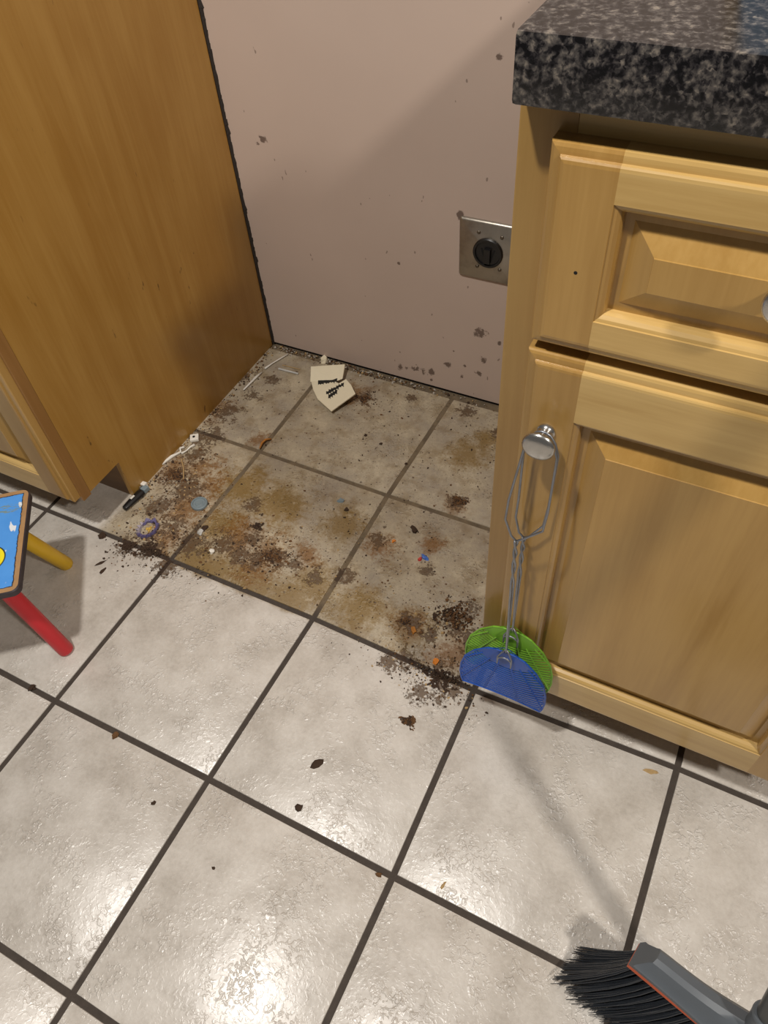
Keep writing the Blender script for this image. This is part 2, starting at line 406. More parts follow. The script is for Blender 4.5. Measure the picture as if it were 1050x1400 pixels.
def stool_top_material():
    t = NT('painted_stool_top'); o = t.obj()
    n = t.noise(o, 90, 3, 0.6); n2 = t.noise(o, 30, 3, 0.6)
    sep = t.node('ShaderNodeSeparateXYZ'); t.link(o, sep.inputs[0]); u, v = sep.outputs[0], sep.outputs[1]
    # distance to the seat's rim; u runs 0 .. -L inward, v along the edge
    du = t.math('MULTIPLY', u, -1.0)
    dv = t.math('SUBTRACT', SEATHALF, t.math('ABSOLUTE', v))
    d = t.math('MINIMUM', du, dv)
    d = t.math('ADD', d, t.math('MULTIPLY', t.math('SUBTRACT', n, 0.5), 0.005))
    blue = t.mix(n2, lin(70, 142, 222), lin(92, 164, 240))
    # chips of worn paint
    chips = t.step(t.noise(t.scale(o, (1.0, 0.55, 1)), 55, 2, 0.4), 0.69, 0.71)
    c = t.mix(chips, blue, lin(226, 232, 236))
    def disc(cx, cy, r0, colr, cc, wob=0.0, sx=1.0):
        dd = t.vmath('DISTANCE', t.scale(o, (sx, 1, 0)), (cx*sx, cy, 0))
        if wob: dd = t.math('ADD', dd, t.math('MULTIPLY', t.math('SUBTRACT', n2, 0.5), wob))
        return t.mix(t.step(dd, r0-0.0008, r0+0.0008, 1.0, 0.0), cc, colr)
    for a in DISCS: c = disc(*a[:3], lin(*a[3]), c, *a[4:])
    # two olive strokes of worn lettering
    m = t.math('MULTIPLY', t.step(t.vmath('DISTANCE', t.scale(o, (0.5, 1, 0)), (LETU*0.5, LETV, 0)), 0.008, 0.011, 1.0, 0.0),
               t.step(t.noise(t.scale(o, (0.6, 2.2, 1)), 120, 2), 0.50, 0.56))
    c = t.mix(t.math('MULTIPLY', m, 0.8), c, lin(128, 140, 110))
    rim = t.step(d, 0.0085, 0.0095, 1.0, 0.0)
    c = t.mix(t.step(d, 0.0098, 0.0112, 1.0, 0.0), c, lin(28, 26, 40))
    tan = t.mix(n2, lin(150, 112, 74), lin(186, 150, 108))
    c = t.mix(rim, c, tan)
    return t.set(Base_Color=c, Roughness=0.4)
SEATHALF = 0.1

# ------------------------------------------------------------------ the setting
floor_v = MB(); floor_v.box((-1.7, -2.0, -0.06), (2.4, 0.75, -0.0022))
floor = floor_v.build('floor', M['grout']); tag(floor, 'dark grouted floor of large pale glazed tiles', kind='structure')

S = 0.305
LAT = {(0, 1): (0.0026, 0.3057), (1, 1): (0.3001, 0.3037), (0, 0): (0.0007, 0.0021), (1, 0): (0.3067, 0.0026), (2, 0): (0.6062, -0.0059), (3, 0): (0.918, 0.0029), (0, -1): (0.0001, -0.3074), (1, -1): (0.3039, -0.3048), (2, -1): (0.6109, -0.3059), (1, -2): (0.3048, -0.6086)}          # measured corner positions where the laying is a little uneven
def lat(i, j):
    if (i, j) in LAT: return LAT[(i, j)]
    return (i * S, j * S)
GAP = 0.0049
for i in range(-5, 7):
    for j in range(-6, 2):
        q = [lat(i, j), lat(i+1, j), lat(i+1, j+1), lat(i, j+1)]
        cx = sum(a[0] for a in q) / 4; cy = sum(a[1] for a in q) / 4
        def inset(k, g):
            x, y = q[k]
            return (x + (g if k in (0, 3) else -g), y + (g if k in (0, 1) else -g))
        vv = []
        for g, z in ((GAP*0.8, -0.0035), (GAP, -0.0008), (GAP+0.0022, 0.0)):
            vv += [(*inset(k, g), z) for k in range(4)]
        ff = [(8, 9, 10, 11)]
        for r in (0, 4):
            for k in range(4): ff.append((r+k, r+(k+1) % 4, r+4+(k+1) % 4, r+4+k))
        mesh_obj('tile', vv, ff, M['tile'], floor, autosmooth=0.6)

WY = 0.622
w = MB(); w.box((-1.7, WY, 0.007), (2.4, WY + 0.09, 2.45))
wall = w.build('wall_back', M['wall']); tag(wall, 'pinkish beige painted wall behind the empty stove space', kind='structure')
w = MB(); w.box((-1.7, WY + 0.004, -0.002), (2.4, WY + 0.09, 0.0065))
w.build('gap_shade_strip', M['void'], wall)  # near-black strip backing the wall-foot gap, its shade put into the colour
# ragged black line of old caulk between cabinet back and wall
cb = MB(); z = 0.004
while z < 0.88:
    h = 0.006 + R()*0.010; wd = 0.004 + 0.0035*R()*R() + (0.004 if R() < 0.05 else 0)
    cb.add([(-0.1610, WY+0.001, z), (-0.1610+wd, WY+0.001, z+0.001*R()), (-0.1610+0.004+0.003*R(), WY+0.001, z+h), (-0.1610, WY+0.001, z+h),
            (-0.1610, WY-0.0035, z), (-0.1610+wd*0.8, WY-0.0012, z), (-0.1610+0.003+0.002*R(), WY-0.0012, z+h), (-0.1610, WY-0.0035, z+h)],
           [(0,1,2,3), (4,7,6,5), (0,4,5,1), (1,5,6,2), (2,6,7,3), (3,7,4,0)])
    z += h
cb.build('caulk_bead', M['caulk'], wall)

# ------------------------------------------------------------------ cabinets
def panel_door(parent, name, x0, x1, z0, z1, stile, rail, yb=0.0, th=0.020, inset=0.031, rail_b=None):
    """five-piece front facing -y; its parts are stiles, rails and a raised panel"""
    yf = yb - th; rail_b = rail_b or rail
    d = empty_part(name, parent, ((x0+x1)/2, yb, z0))
    outer = [(0.0, yb), (0.0, yf+0.0075), (0.0008, yf+0.0058), (0.0030, yf+0.0047), (0.0056, yf+0.0043), (0.0078, yf+0.0041), (0.0083, yf+0.0014), (0.0096, yf+0.0004), (0.0120, yf)]
    inner = [(0.0, yf), (0.0004, yf+0.0012), (0.0030, yf+0.0020), (0.0056, yf+0.0044), (0.0070, yf+0.0080), (0.0072, yf+0.0122)]
    ox0, ox1, oz0, oz1 = x0+stile, x1-stile, z0+rail_b, z1-rail
    for side in (-1, 1):
        X = (lambda a: x0 + a) if side < 0 else (lambda a: x1 - a)
        m = MB()
        for (a, ya), (b, yb_) in zip(outer, outer[1:]):
            m.add([(X(a), ya, z0+a), (X(a), ya, z1-a), (X(b), yb_, z1-b), (X(b), yb_, z0+b)], [(0, 1, 2, 3)])
            m.add([(X(a), ya, z1-a), (X(stile), ya, z1-a), (X(stile), yb_, z1-b), (X(b), yb_, z1-b)], [(0, 1, 2, 3)])
            m.add([(X(a), ya, z0+a), (X(stile), ya, z0+a), (X(stile), yb_, z0+b), (X(b), yb_, z0+b)], [(0, 1, 2, 3)])
        e = outer[-1][0]
        m.add([(X(e), yf, z0+e), (X(stile), yf, z0+e), (X(stile), yf, oz0), (X(stile), yf, oz1), (X(stile), yf, z1-e), (X(e), yf, z1-e)], [(0, 1, 2, 3, 4, 5)])
        for (a, ya), (b, yb_) in zip(inner, inner[1:]):
            m.add([(X(stile+a), ya, oz0+a), (X(stile+a), ya, oz1-a), (X(stile+b), yb_, oz1-b), (X(stile+b), yb_, oz0+b)], [(0, 1, 2, 3)])
        m.add([(X(0), yb, z0), (X(0), yb, z1), (X(stile+0.007), yb, z1), (X(stile+0.007), yb, z0)], [(0, 1, 2, 3)])
        weld(m.build('stile', M['wood_v'], d))
    for top in (True, False):
        Z = (lambda a: z1 - a) if top else (lambda a: z0 + a)
        rw = rail if top else rail_b
        m = MB()
        for (a, ya), (b, yb_) in zip(outer, outer[1:]):
            m.add([(ox0, ya, Z(a)), (ox1, ya, Z(a)), (ox1, yb_, Z(b)), (ox0, yb_, Z(b))], [(0, 1, 2, 3)])
        e = outer[-1][0]
        m.add([(ox0, yf, Z(e)), (ox1, yf, Z(e)), (ox1, yf, Z(rw)), (ox0, yf, Z(rw))], [(0, 1, 2, 3)])
        for (a, ya), (b, yb_) in zip(inner, inner[1:]):
            m.add([(ox0+a, ya, Z(rw+a)), (ox1-a, ya, Z(rw+a)), (ox1-b, yb_, Z(rw+b)), (ox0+b, yb_, Z(rw+b))], [(0, 1, 2, 3)])
        m.add([(ox0, yb, Z(0)), (ox1, yb, Z(0)), (ox1, yb, Z(rw+0.007)), (ox0, yb, Z(rw+0.007))], [(0, 1, 2, 3)])
        weld(m.build('rail', M['wood_h'], d))
    m = MB(); g = 0.006
    rings = [(g, yf+0.0120), (0.0145, yf+0.0118), (inset, yf+0.0016), (inset+0.0004, yf+0.0006)]
    def rr(a, y): return [(ox0+a, y, oz0+a), (ox1-a, y, oz0+a), (ox1-a, y, oz1-a), (ox0+a, y, oz1-a)]
    for (a, ya), (b, yb_) in zip(rings, rings[1:]):
        A, B = rr(a, ya), rr(b, yb_)
        for k in range(4): m.add([A[k], A[(k+1) % 4], B[(k+1) % 4], B[k]], [(0, 1, 2, 3)])
    m.add(rr(*rings[-1]), [(0, 1, 2, 3)])
    m.add(rr(g, yb-0.001), [(0, 1, 2, 3)])
    A, B = rr(g, yb-0.001), rr(g, yf+0.0120)
    for k in range(4): m.add([A[k], A[(k+1) % 4], B[(k+1) % 4], B[k]], [(0, 1, 2, 3)])
    weld(m.build('raised_panel', M['wood_p'], d))
    return d

def weld(o):
    bm = bmesh.new(); bm.from_mesh(o.data)
    bmesh.ops.remove_doubles(bm, verts=bm.verts, dist=1e-5)
    bmesh.ops.recalc_face_normals(bm, faces=bm.faces)
    bm.to_mesh(o.data); bm.free(); return o

def empty_part(name, parent, wloc):
    o = bpy.data.objects.new(name, None); o.empty_display_size = 0.03
    col.objects.link(o); o.parent = parent
    o.location = Vector(wloc) - worldpos(parent)
    return o

def knob(parent, x, yb, z):
    m = MB()
    m.lathe((x, yb, z), (0, -1, 0), [(0.0085, 0.0), (0.0085, 0.002), (0.0066, 0.0035), (0.0060, 0.010), (0.0072, 0.0135), (0.0120, 0.0165), (0.0130, 0.0178), (0.0128, 0.0190),
                                     (0.0150, 0.0205), (0.0158, 0.0222), (0.0155, 0.0238), (0.0135, 0.0256), (0.0095, 0.0270), (0.0045, 0.0277), (0.0, 0.0279)], 32)
    return m.build('knob', M['nickel'], parent, smooth=True, autosmooth=0.9)

def cabinet(name, x0, x1, side_panel, label, doors):
    """base cabinet: face frame front at y = 0, back at the wall"""
    c = empty(name, ((x0+x1)/2, 0.3, 0), label, 'cabinet')
    yb = 0.617; top = 0.881; toe_z = 0.098; toe_y = 0.100; ff = 0.020
    for sx in (x0, x1):
        a, b = (sx, sx+0.012) if sx == x0 else (sx-0.012, sx)
        m = MB()
        m.prism([(a, ff, toe_z), (a, ff, top), (a, yb, top), (a, yb, 0.0), (a, toe_y, 0.0), (a, toe_y, toe_z)], (b-a, 0, 0))
        m.build('side_panel', M['wood_side'] if side_panel == sx else M['wood_v'], c)
    # face frame
    for a, b in ((x0, x0+0.042), (x1-0.042, x1)):
        m = MB(); m.box((a, 0, toe_z-0.006), (b, ff, top)); m.build('frame_stile', M['wood_edge'] if side_panel is not None and abs(b-side_panel) < 0.001 else M['wood_v'], c, bevel=0.0012)
    for a, b in ((toe_z-0.006, 0.135), (0.665, 0.715), (0.840, top)):
        m = MB(); m.box((x0+0.042, 0.0005, a), (x1-0.042, ff-0.0005, b)); m.build('frame_rail', M['wood_h'], c)
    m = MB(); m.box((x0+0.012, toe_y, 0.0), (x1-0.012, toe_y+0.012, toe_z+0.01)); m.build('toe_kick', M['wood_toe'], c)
    m = MB(); m.box((x0+0.012, ff, toe_z), (x1-0.012, yb-0.02, toe_z+0.012)); m.build('cabinet_bottom', M['wood_v'], c)
    m = MB(); m.box((x0+0.012, ff, top-0.014), (x1-0.012, yb-0.02, top-0.001)); m.build('cabinet_top', M['wood_v'], c)
    m = MB(); m.box((x0+0.012, yb-0.012, toe_z), (x1-0.012, yb-0.002, top-0.015)); m.build('back_panel', M['wood_v'], c)
    return c

rc = cabinet('base_cabinet', 0.611, 1.068, None, 'light maple base cabinet under the dark countertop, right of the stove space', None)
rdrawer = panel_door(rc, 'drawer', 0.6395, 1.034, 0.6935, 0.8590, 0.050, 0.0345, inset=0.034)
m = MB(); m.lathe(((0.6704, -0.02, 0.7674)[0], (0.6704, -0.02, 0.7674)[1]+0.0004, (0.6704, -0.02, 0.7674)[2]), (0, -1, 0), [(0.0018, 0), (0.0014, 0.0006), (0, 0.0007)], 7); m.build('nick', M['void'], rdrawer)
knob(rdrawer, 0.8155, -0.0192, 0.7885)
rdoor = panel_door(rc, 'door', 0.6385, 1.034, 0.103, 0.6835, 0.050, 0.0640, rail_b=0.0640, inset=0.034)
knob(rdoor, 0.6655, -0.020, 0.6010)

lc = cabinet('base_cabinet', -0.620, -0.1615, -0.1615, 'amber veneered base cabinet with a bare side panel, left of the stove space', None)
ldoor = panel_door(lc, 'door', -0.585, -0.1665, 0.102, 0.6835, 0.050, 0.0560, inset=0.034)
ldrawer = panel_door(lc, 'drawer', -0.585, -0.1665, 0.6935, 0.8590, 0.050, 0.0345, inset=0.034)
knob(ldoor, -0.556, -0.020, 0.6010); knob(ldrawer, -0.376, -0.017, 0.776)

# countertop
m = MB(); m.box((0.612, -0.024, 0.8812), (1.30, 0.6215, 0.9255))
ct = m.build('countertop', M['granite'], base=(0.612, 0, 0.8812), bevel=0.0035, autosmooth=0.6)
tag(ct, 'dark speckled granite-look countertop slab on the right cabinet', 'countertop')
# unseen carton, added so that its image shows in the polished top
cr = empty('carton', (0.84, 0.135, 0.9255), 'blue and tan carton out of view, added to be mirrored in the dark countertop', 'carton')
m = MB(); m.box((0.722, 0.098, 0.9255), (0.96, 0.172, 1.11)); m.build('carton_body', M['carton_blue'], cr, bevel=0.002)
m = MB(); m.box((0.712, 0.096, 0.9255), (0.7218, 0.174, 1.105)); m.build('carton_edge', M['carton_tan'], cr, bevel=0.001)
m = MB(); m.box((0.742, 0.0935, 0.9255), (0.95, 0.0978, 0.934)); m.build('carton_contact_shade', M['black'], cr)  # black strip painting the dark contact shadow along the carton's base

# ------------------------------------------------------------------ outlet on the wall
ox, oz = (0.3678, 0.3559)
ou = empty('range_outlet', (ox, WY, oz - 0.058), 'square steel wall plate with a round black range socket', 'outlet')
m = MB(); W2 = 0.0565; H2 = 0.0575
def rrect(hw, hh, r, y, n=4):
    pts = []
    for cx, cz, a0 in ((hw-r, hh-r, 0), (-hw+r, hh-r, 90), (-hw+r, -hh+r, 180), (hw-r, -hh+r, 270)):
        for k in range(n+1):
            a = math.radians(a0 + 90*k/n); pts.append((ox+cx+r*math.cos(a), y, oz+cz+r*math.sin(a)))
    return pts
rings = [rrect(W2, H2, 0.004, WY), rrect(W2, H2, 0.004, WY-0.0025), rrect(W2-0.0035, H2-0.0035, 0.003, WY-0.0055)]
for A, B in zip(rings, rings[1:]):
    n = len(A); m.add(A+B, [(k, (k+1) % n, n+(k+1) % n, n+k) for k in range(n)])
m.add(rings[-1], [tuple(range(len(A)))])
weld(m.build('wall_plate', M['steel'], ou, autosmooth=0.4))
m = MB(); m.lathe((ox, WY-0.0055, oz), (0, -1, 0), [(0.0280, -0.002), (0.0280, 0.0035), (0.0265, 0.0048), (0.0235, 0.0048), (0.0225, 0.0020), (0.0, 0.0020)], 36)
sk = m.build('socket', M['black'], ou, autosmooth=0.6)
for (dx, dz, sx, sz, an) in ((-0.0095, 0.0, 0.0016, 0.0085, 0.35), (0.0095, 0.0, 0.0016, 0.0085, -0.35), (0.0, -0.011, 0.0016, 0.0070, 0.0)):
    m = MB(); poly = []
    for a, b in ((-sx, -sz), (sx, -sz), (sx, sz), (-sx, sz)):
        poly.append((ox+dx+a*math.cos(an)-b*math.sin(an), WY-0.0076, oz+dz+a*math.sin(an)+b*math.cos(an)))
    m.prism(poly, (0, -0.0004, 0)); m.build('slot', M['void'], sk)
m = MB(); m.box((ox-0.006, WY-0.0135, oz-0.018), (ox+0.006, WY-0.0072, oz+0.010)); m.build('centre_block', M['black'], sk, bevel=0.001)
for dx, dz in ((-0.019, 0.036), (0.024, 0.034), (-0.020, -0.031), (0.023, -0.029)):
    m = MB(); m.lathe((ox+dx, WY-0.0053, oz+dz), (0, -1, 0), [(0.0034, 0), (0.0032, 0.0012), (0.0018, 0.0020), (0.0, 0.0022)], 14); m.build('screw', M['screw'], ou, smooth=True)

# ------------------------------------------------------------------ fly swatters on the knob
def swatter(xc, yh, ztop, zneck, head_top, head_bot, hw, mat, label, lo, ro, lean, bl):
    s = empty('fly_swatter', (xc, yh, head_bot), label, 'fly swatter', 'fly swatters hung on the door knob')
    kx, kz = 0.6655, 0.6010; ky = -0.0335 if yh < -0.035 else -0.0300
    r = 0.00125
    L = [(xc, yh, zneck), (xc-0.006, yh, zneck+0.006), (kx-lo, yh, zneck+0.030), (kx-lo+lean*0.3, yh+.001, zneck+0.06), (kx-0.0170+lean*0.5, ky-0.002, kz-0.016), (kx-0.0120, ky, kz-0.003), (kx-0.0065, ky, kz+0.0048), (kx-0.002, ky, kz+0.0072)]
    Rr = [(kx+0.002, ky, kz+0.0072), (kx+0.0065, ky, kz+0.0048), (kx+0.0120, ky, kz-0.003), (kx+0.0170, ky-0.002, kz-0.016), (kx+ro, yh+.001, zneck+0.06), (kx+ro-0.002, yh, zneck+0.030), (xc+0.006, yh, zneck+0.006), (xc, yh, zneck)]
    m = MB(); m.tube(L + Rr, r, 7)
    N = 70; zb = head_top + 0.006
    for ph in (0, math.pi):
        pts = []
        for k in range(N+1):
            f = k/N; zz = zneck + (zb - zneck)*f
            tw = 11.0*(1-math.exp(-f*3.0)) if f < 0.4 else 11.0*(1-math.exp(-1.2)) + (f-0.4)*1.0
            aa = tw*1.35 + ph
            pts.append((xc + bl*f + 0.0016*math.cos(aa), yh + 0.0016*math.sin(aa), zz))
        m.tube(pts, r*1.08, 6)
    hx = xc + bl
    # prongs gripping the head
    for sg in (-1, 1):
        m.tube([(hx, yh, zb+0.004), (hx+sg*0.005, yh-0.001, zb-0.004), (hx+sg*0.0095, yh-0.0035, zb-0.014), (hx+sg*0.0095, yh-0.0035, zb-0.032)], r, 6)
    m.tube([(hx-0.0095, yh-0.0035, zb-0.026), (hx-0.0085, yh-0.004, zb-0.016), (hx-0.004, yh-0.0045, zb-0.0115), (hx, yh-0.0045, zb-0.0105), (hx+0.004, yh-0.0045, zb-0.0115), (hx+0.0085, yh-0.004, zb-0.016), (hx+0.0095, yh-0.0035, zb-0.026)], r, 6)
    m.build('wire_handle', M['wire'], s, smooth=True)
    # moulded head
    H = head_top - head_bot; oz_ = head_top
    half = [(0.0, 0.0), (0.22, 0.0), (0.42, -0.045), (0.70, -0.19), (0.90, -0.38), (0.985, -0.58), (1.0, -0.76), (0.97, -0.92), (0.93, -1.0)]
    out = [(hx + a*hw, oz_ + b*H) for a, b in half] + [(hx - a*hw, oz_ + b*H) for a, b in reversed(half)]
    def bow(x, z): return yh + 0.0015 - 0.003*((x-hx)/hw)**2
    def P(x, z, dy=0.0): return (x, bow(x, z)+dy, z)
    hd = MB(); th = 0.0012
    # rim
    for k in range(len(out)):
        a, b = out[k], out[(k+1) % len(out)]
        ax, az = a; bx, bz = b
        if abs(ax-bx) + abs(az-bz) < 1e-6: continue
        nseg = 8 if k == len(half)-1 else 2
        for q in range(nseg):
            p0 = (ax+(bx-ax)*q/nseg, az+(bz-az)*q/nseg); p1 = (ax+(bx-ax)*(q+1)/nseg, az+(bz-az)*(q+1)/nseg)
            hd.tube([P(*p0), P(*p1)], 0.0014, 5)
    # bars as concentric arcs about the head's top, clipped by the outline
    cx, cz = hx, oz_ + 0.012
    def rmax(t):
        dx, dz = math.sin(t), -math.cos(t); best = 0
        for k in range(len(out)):
            (ax, az), (bx, bz) = out[k], out[(k+1) % len(out)]
            ex, ez = bx-ax, bz-az; det = dx*(-ez) + dz*ex
            if abs(det) < 1e-12: continue
            rr = ((ax-cx)*(-ez) + (az-cz)*ex)/det; ss = (dx*(az-cz) - dz*(ax-cx))/det
            if rr > 0 and -1e-6 <= ss <= 1+1e-6: best = max(best, rr)
        return best
    T = [math.radians(-86 + 172*k/44) for k in range(45)]
    RM = [rmax(t) for t in T]
    def pt(r_, t, dy): return P(cx + r_*math.sin(t), cz - r_*math.cos(t), dy)
    r_ = 0.030; pitch = 0.0054; bw_ = 0.0027; solid = 0.050
    rr = solid
    def cell(r0, r1, t0, t1, a0, a1):
        r00, r01 = min(r0, a0), min(r1, a0); r10, r11 = min(r0, a1), min(r1, a1)
        if r01-r00 < 2e-4 and r11-r10 < 2e-4: return
        f = [pt(r00, t0, -th/2), pt(r01, t0, -th/2), pt(r11, t1, -th/2), pt(r10, t1, -th/2)]
        bk = [pt(r00, t0, th/2), pt(r01, t0, th/2), pt(r11, t1, th/2), pt(r10, t1, th/2)]
        hd.add(f+bk, [(0,1,2,3), (7,6,5,4), (0,4,5,1), (1,5,6,2), (2,6,7,3), (3,7,4,0)])
    for k in range(44):
        cell(0.012/max(0.35, math.cos((T[k]+T[k+1])/2)) if abs(T[k]) < 1.2 else 0.02, solid, T[k], T[k+1], RM[k], RM[k+1])
    while rr < 0.17:
        rr += pitch
        for k in range(44): cell(rr-bw_, rr, T[k], T[k+1], RM[k], RM[k+1])
    for a in (-64, -44, -27, -11, 11, 27, 44, 64):
        t = math.radians(a); q = rmax(t)
        if q > solid: hd.tube([pt(solid-0.004, t, -0.0006), pt((solid+q)/2, t, -0.0006), pt(q, t, -0.0006)], 0.0011, 4)
    hd.build('head', mat, s)
    return s
swatter(0.6600, -0.0300, 0, 0.4480, 0.2520, 0.1330, 0.0615, M['green_p'], 'green fly swatter, behind the blue one, hanging from the door knob', 0.0170, 0.0150, 0.002, 0.001)
swatter(0.6560, -0.0450, 0, 0.4580, 0.2200, 0.1010, 0.0620, M['blue_p'], 'blue fly swatter with slotted head, in front of the green one', 0.0235, 0.0185, 0.004, 0.004)

# ------------------------------------------------------------------ painted step stool
SH = 0.208
e0 = Vector((-0.1581, -0.0744, 0)); e1 = Vector((-0.026, -0.2365, 0))            # right-hand edge of the seat, back and front corner
along = (e0 - e1).normalized(); inward = Vector((along.y, -along.x, 0))
if inward.x > 0: inward = -inward
mid = (e0 + e1)/2; half = (e0 - e1).length/2
st = empty('step_stool', (mid.x, mid.y, 0), 'small painted stool with blue top, yellow leg and red leg', 'stool')
ang = math.atan2(-inward.y, -inward.x)
def seat_pt(u, v, z):  # u inward (negative local x), v along
    return mid + inward*u + along*v + Vector((0, 0, z))
SEATHALF = half
sgn = 1.0
loc_y = Vector((-math.sin(ang), math.cos(ang), 0)); sgn = 1.0 if loc_y.dot(along) > 0 else -1.0
DISCS = [(-0.052, sgn*-0.0332, 0.0265, (24, 26, 30)), (-0.052, sgn*-0.0332, 0.0245, (244, 226, 40)), (-0.046, sgn*(-0.0332+0.004), 0.0100, (70, 186, 178), 0.006)]
LETU, LETV = -0.030, sgn*0.067
M['stool_top'] = stool_top_material()
M['stool_edge'] = plain('worn_dark_edge', lin(58, 50, 54), 0.6, var=0.6, scale=120)
pts = []; rc_ = 0.012; SL = 0.30
for cu, cv, a0 in ((rc_, half-rc_, 90), (SL-rc_, half-rc_, 0), (SL-rc_, -half+rc_, -90), (rc_, -half+rc_, 180)):
    seq = [a0 + 90*k/5 for k in range(6)]
    if a0 in (90,): seq = [180 - 90*k/5 for k in range(6)]
    elif a0 == 0: seq = [90 - 90*k/5 for k in range(6)]
    elif a0 == -90: seq = [0 - 90*k/5 for k in range(6)]
    else: seq = [-90 - 90*k/5 for k in range(6)]
    for a in seq:
        pts.append((cu + rc_*math.cos(math.radians(a)), cv + rc_*math.sin(math.radians(a))))
n = len(pts); vv = []; ff = []; mi = []
cu_, cv_ = SL/2, 0
def shrink(p, s_): return (p[0] + (cu_-p[0])/cu_*s_, p[1] - (p[1]/half)*s_)
layers = [(0.0015, SH-0.0135), (0.0, SH-0.012), (0.0, SH-0.002), (0.0015, SH)]
for s_, z in layers:
    for p in pts:
        q = shrink(p, s_); w_ = seat_pt(q[0], q[1], z) - Vector((mid.x, mid.y, 0))
        # into local seat frame
        vv.append((w_.x*math.cos(-ang) - w_.y*math.sin(-ang), w_.x*math.sin(-ang) + w_.y*math.cos(-ang), w_.z))
for l in range(3):
    for k in range(n): ff.append((l*n+k, l*n+(k+1) % n, (l+1)*n+(k+1) % n, (l+1)*n+k)); mi.append(1)
ff.append(tuple(range(3*n, 4*n))); mi.append(0); ff.append(tuple(range(n))[::-1]); mi.append(1)
me = bpy.data.meshes.new('seat'); me.from_pydata(vv, [], ff); me.materials.append(M['stool_top']); me.materials.append(M['stool_edge'])
for p, i in zip(me.polygons, mi): p.material_index = i
bm = bmesh.new(); bm.from_mesh(me); bmesh.ops.recalc_face_normals(bm, faces=bm.faces); bm.to_mesh(me); bm.free()
so = bpy.data.objects.new('seat', me); col.objects.link(so); so.parent = st; so.rotation_euler = (0, 0, ang)
for (foot, topuv, mt) in (((-0.1717, -0.0874, 0.0), (0.050, half-0.055), 'leg_yellow'), ((-0.0448, -0.2281, 0.0), (0.050, -half+0.050), 'leg_red'),
                          (None, (SL-0.05, half-0.055), 'leg_red'), (None, (SL-0.05, -half+0.05), 'leg_yellow')):
    t_ = seat_pt(topuv[0], topuv[1], SH-0.011)
    if foot is None: f_ = seat_pt(SL+0.01, topuv[1]*1.25, 0)
    else: f_ = Vector(foot)
    rdir = (t_ - f_).normalized()
    m = MB(); m.tube([f_, f_+rdir*0.0015, f_+rdir*0.005, f_+(t_-f_)*0.5, t_], [0.0095, 0.0120, 0.0132, 0.0134, 0.0134], 20)
    # foot cut level with the floor
    vs2 = []
    for v in m.v:
        v = Vector(v)
        if v.z < 0: v = v - rdir*(v.z/rdir.z)
        vs2.append(tuple(v))
    m.v = vs2
    m.build('leg', M[mt], st, smooth=True, autosmooth=0.9)

# ------------------------------------------------------------------ broom
bd = Vector((0.968, -0.250, 0)).normalized()     # along the head
c0 = Vector((0.911, -0.279, 0.100))              # left end of the strip
HLEN = 0.245
hc = c0 + bd*(HLEN*0.49)
dn = Vector((-0.42, -0.24, -1.0)).normalized()     # the way the bristles point
side = bd.cross(dn).normalized()
if side.y > 0: side = -side                      # towards the camera
br = empty('broom', (hc.x-0.04, hc.y-0.02, 0.0), 'grey angle broom with charcoal bristles and orange strip', 'broom')
up = -dn
def bp(l, u, s_): return c0 + bd*l + up*u + side*s_
m = MB(); NS = 24; rows = []
for k in range(NS+1):
    f = k/NS; l = HLEN*f
    e = min(1.0, min(f, 1-f)/0.10); ee = math.sqrt(max(0.0, 1-(1-e)**2))
    hgt = 0.026 + 0.016*math.exp(-((f-0.5)/0.17)**2) + 0.004*ee
    thk = 0.0165 + 0.003*math.exp(-((f-0.5)/0.2)**2)
    l0 = l - (0.0 if 0 < k < NS else 0)
    prof = [(0.0, thk), (0.006, thk+0.0012), (0.0085, thk-0.0010), (hgt*0.55, thk*0.80), (hgt*0.85, thk*0.62), (hgt, thk*0.30), (hgt, -thk*0.30), (hgt*0.85, -thk*0.62), (hgt*0.55, -thk*0.80), (0.0085, -thk+0.001), (0.006, -thk-0.0012), (0.0, -thk)]
    rows.append([bp(l + (0.010*(u/hgt) if k == 0 else (-0.010*(u/hgt) if k == NS else 0)), u, s_) for u, s_ in prof])
np_ = len(rows[0]); vv = [p for r in rows for p in r]; ff = []
for k in range(NS):
    for j in range(np_): ff.append((k*np_+j, k*np_+(j+1) % np_, (k+1)*np_+(j+1) % np_, (k+1)*np_+j))
ff += [tuple(range(np_)), tuple(range(NS*np_, (NS+1)*np_))]
m.add(vv, ff); m.build('head', M['broom'], br, smooth=True, autosmooth=0.55)
m = MB(); a_ = [bp(0.001, -0.0045, s_) for s_ in (-0.0168, 0.0168)]; b_ = [bp(HLEN-0.001, -0.0045, s_) for s_ in (0.0168, -0.0168)]
m.prism(a_+b_, up*0.0045); m.build('strip', M['orange_strip'], br)
hd_dir = Vector((-0.10, 0.30, 1.0)).normalized()
hb = bp(HLEN*0.50, 0.030, 0.0)
m = MB(); m.lathe(hb - hd_dir*0.006, hd_dir, [(0.018, 0), (0.0180, 0.010), (0.0165, 0.024), (0.0160, 0.044), (0.0163, 0.047), (0.0150, 0.049)], 28); m.build('collar', M['broom'], br, smooth=True, autosmooth=0.6)
tl = (0.93 - hb.z)/hd_dir.z
m = MB(); m.tube([hb + hd_dir*0.02, hb + hd_dir*0.2, hb + hd_dir*(tl+0.25)], 0.0122, 20); m.build('handle', M['broom_dark'], br, smooth=True, autosmooth=0.9)
m = MB()
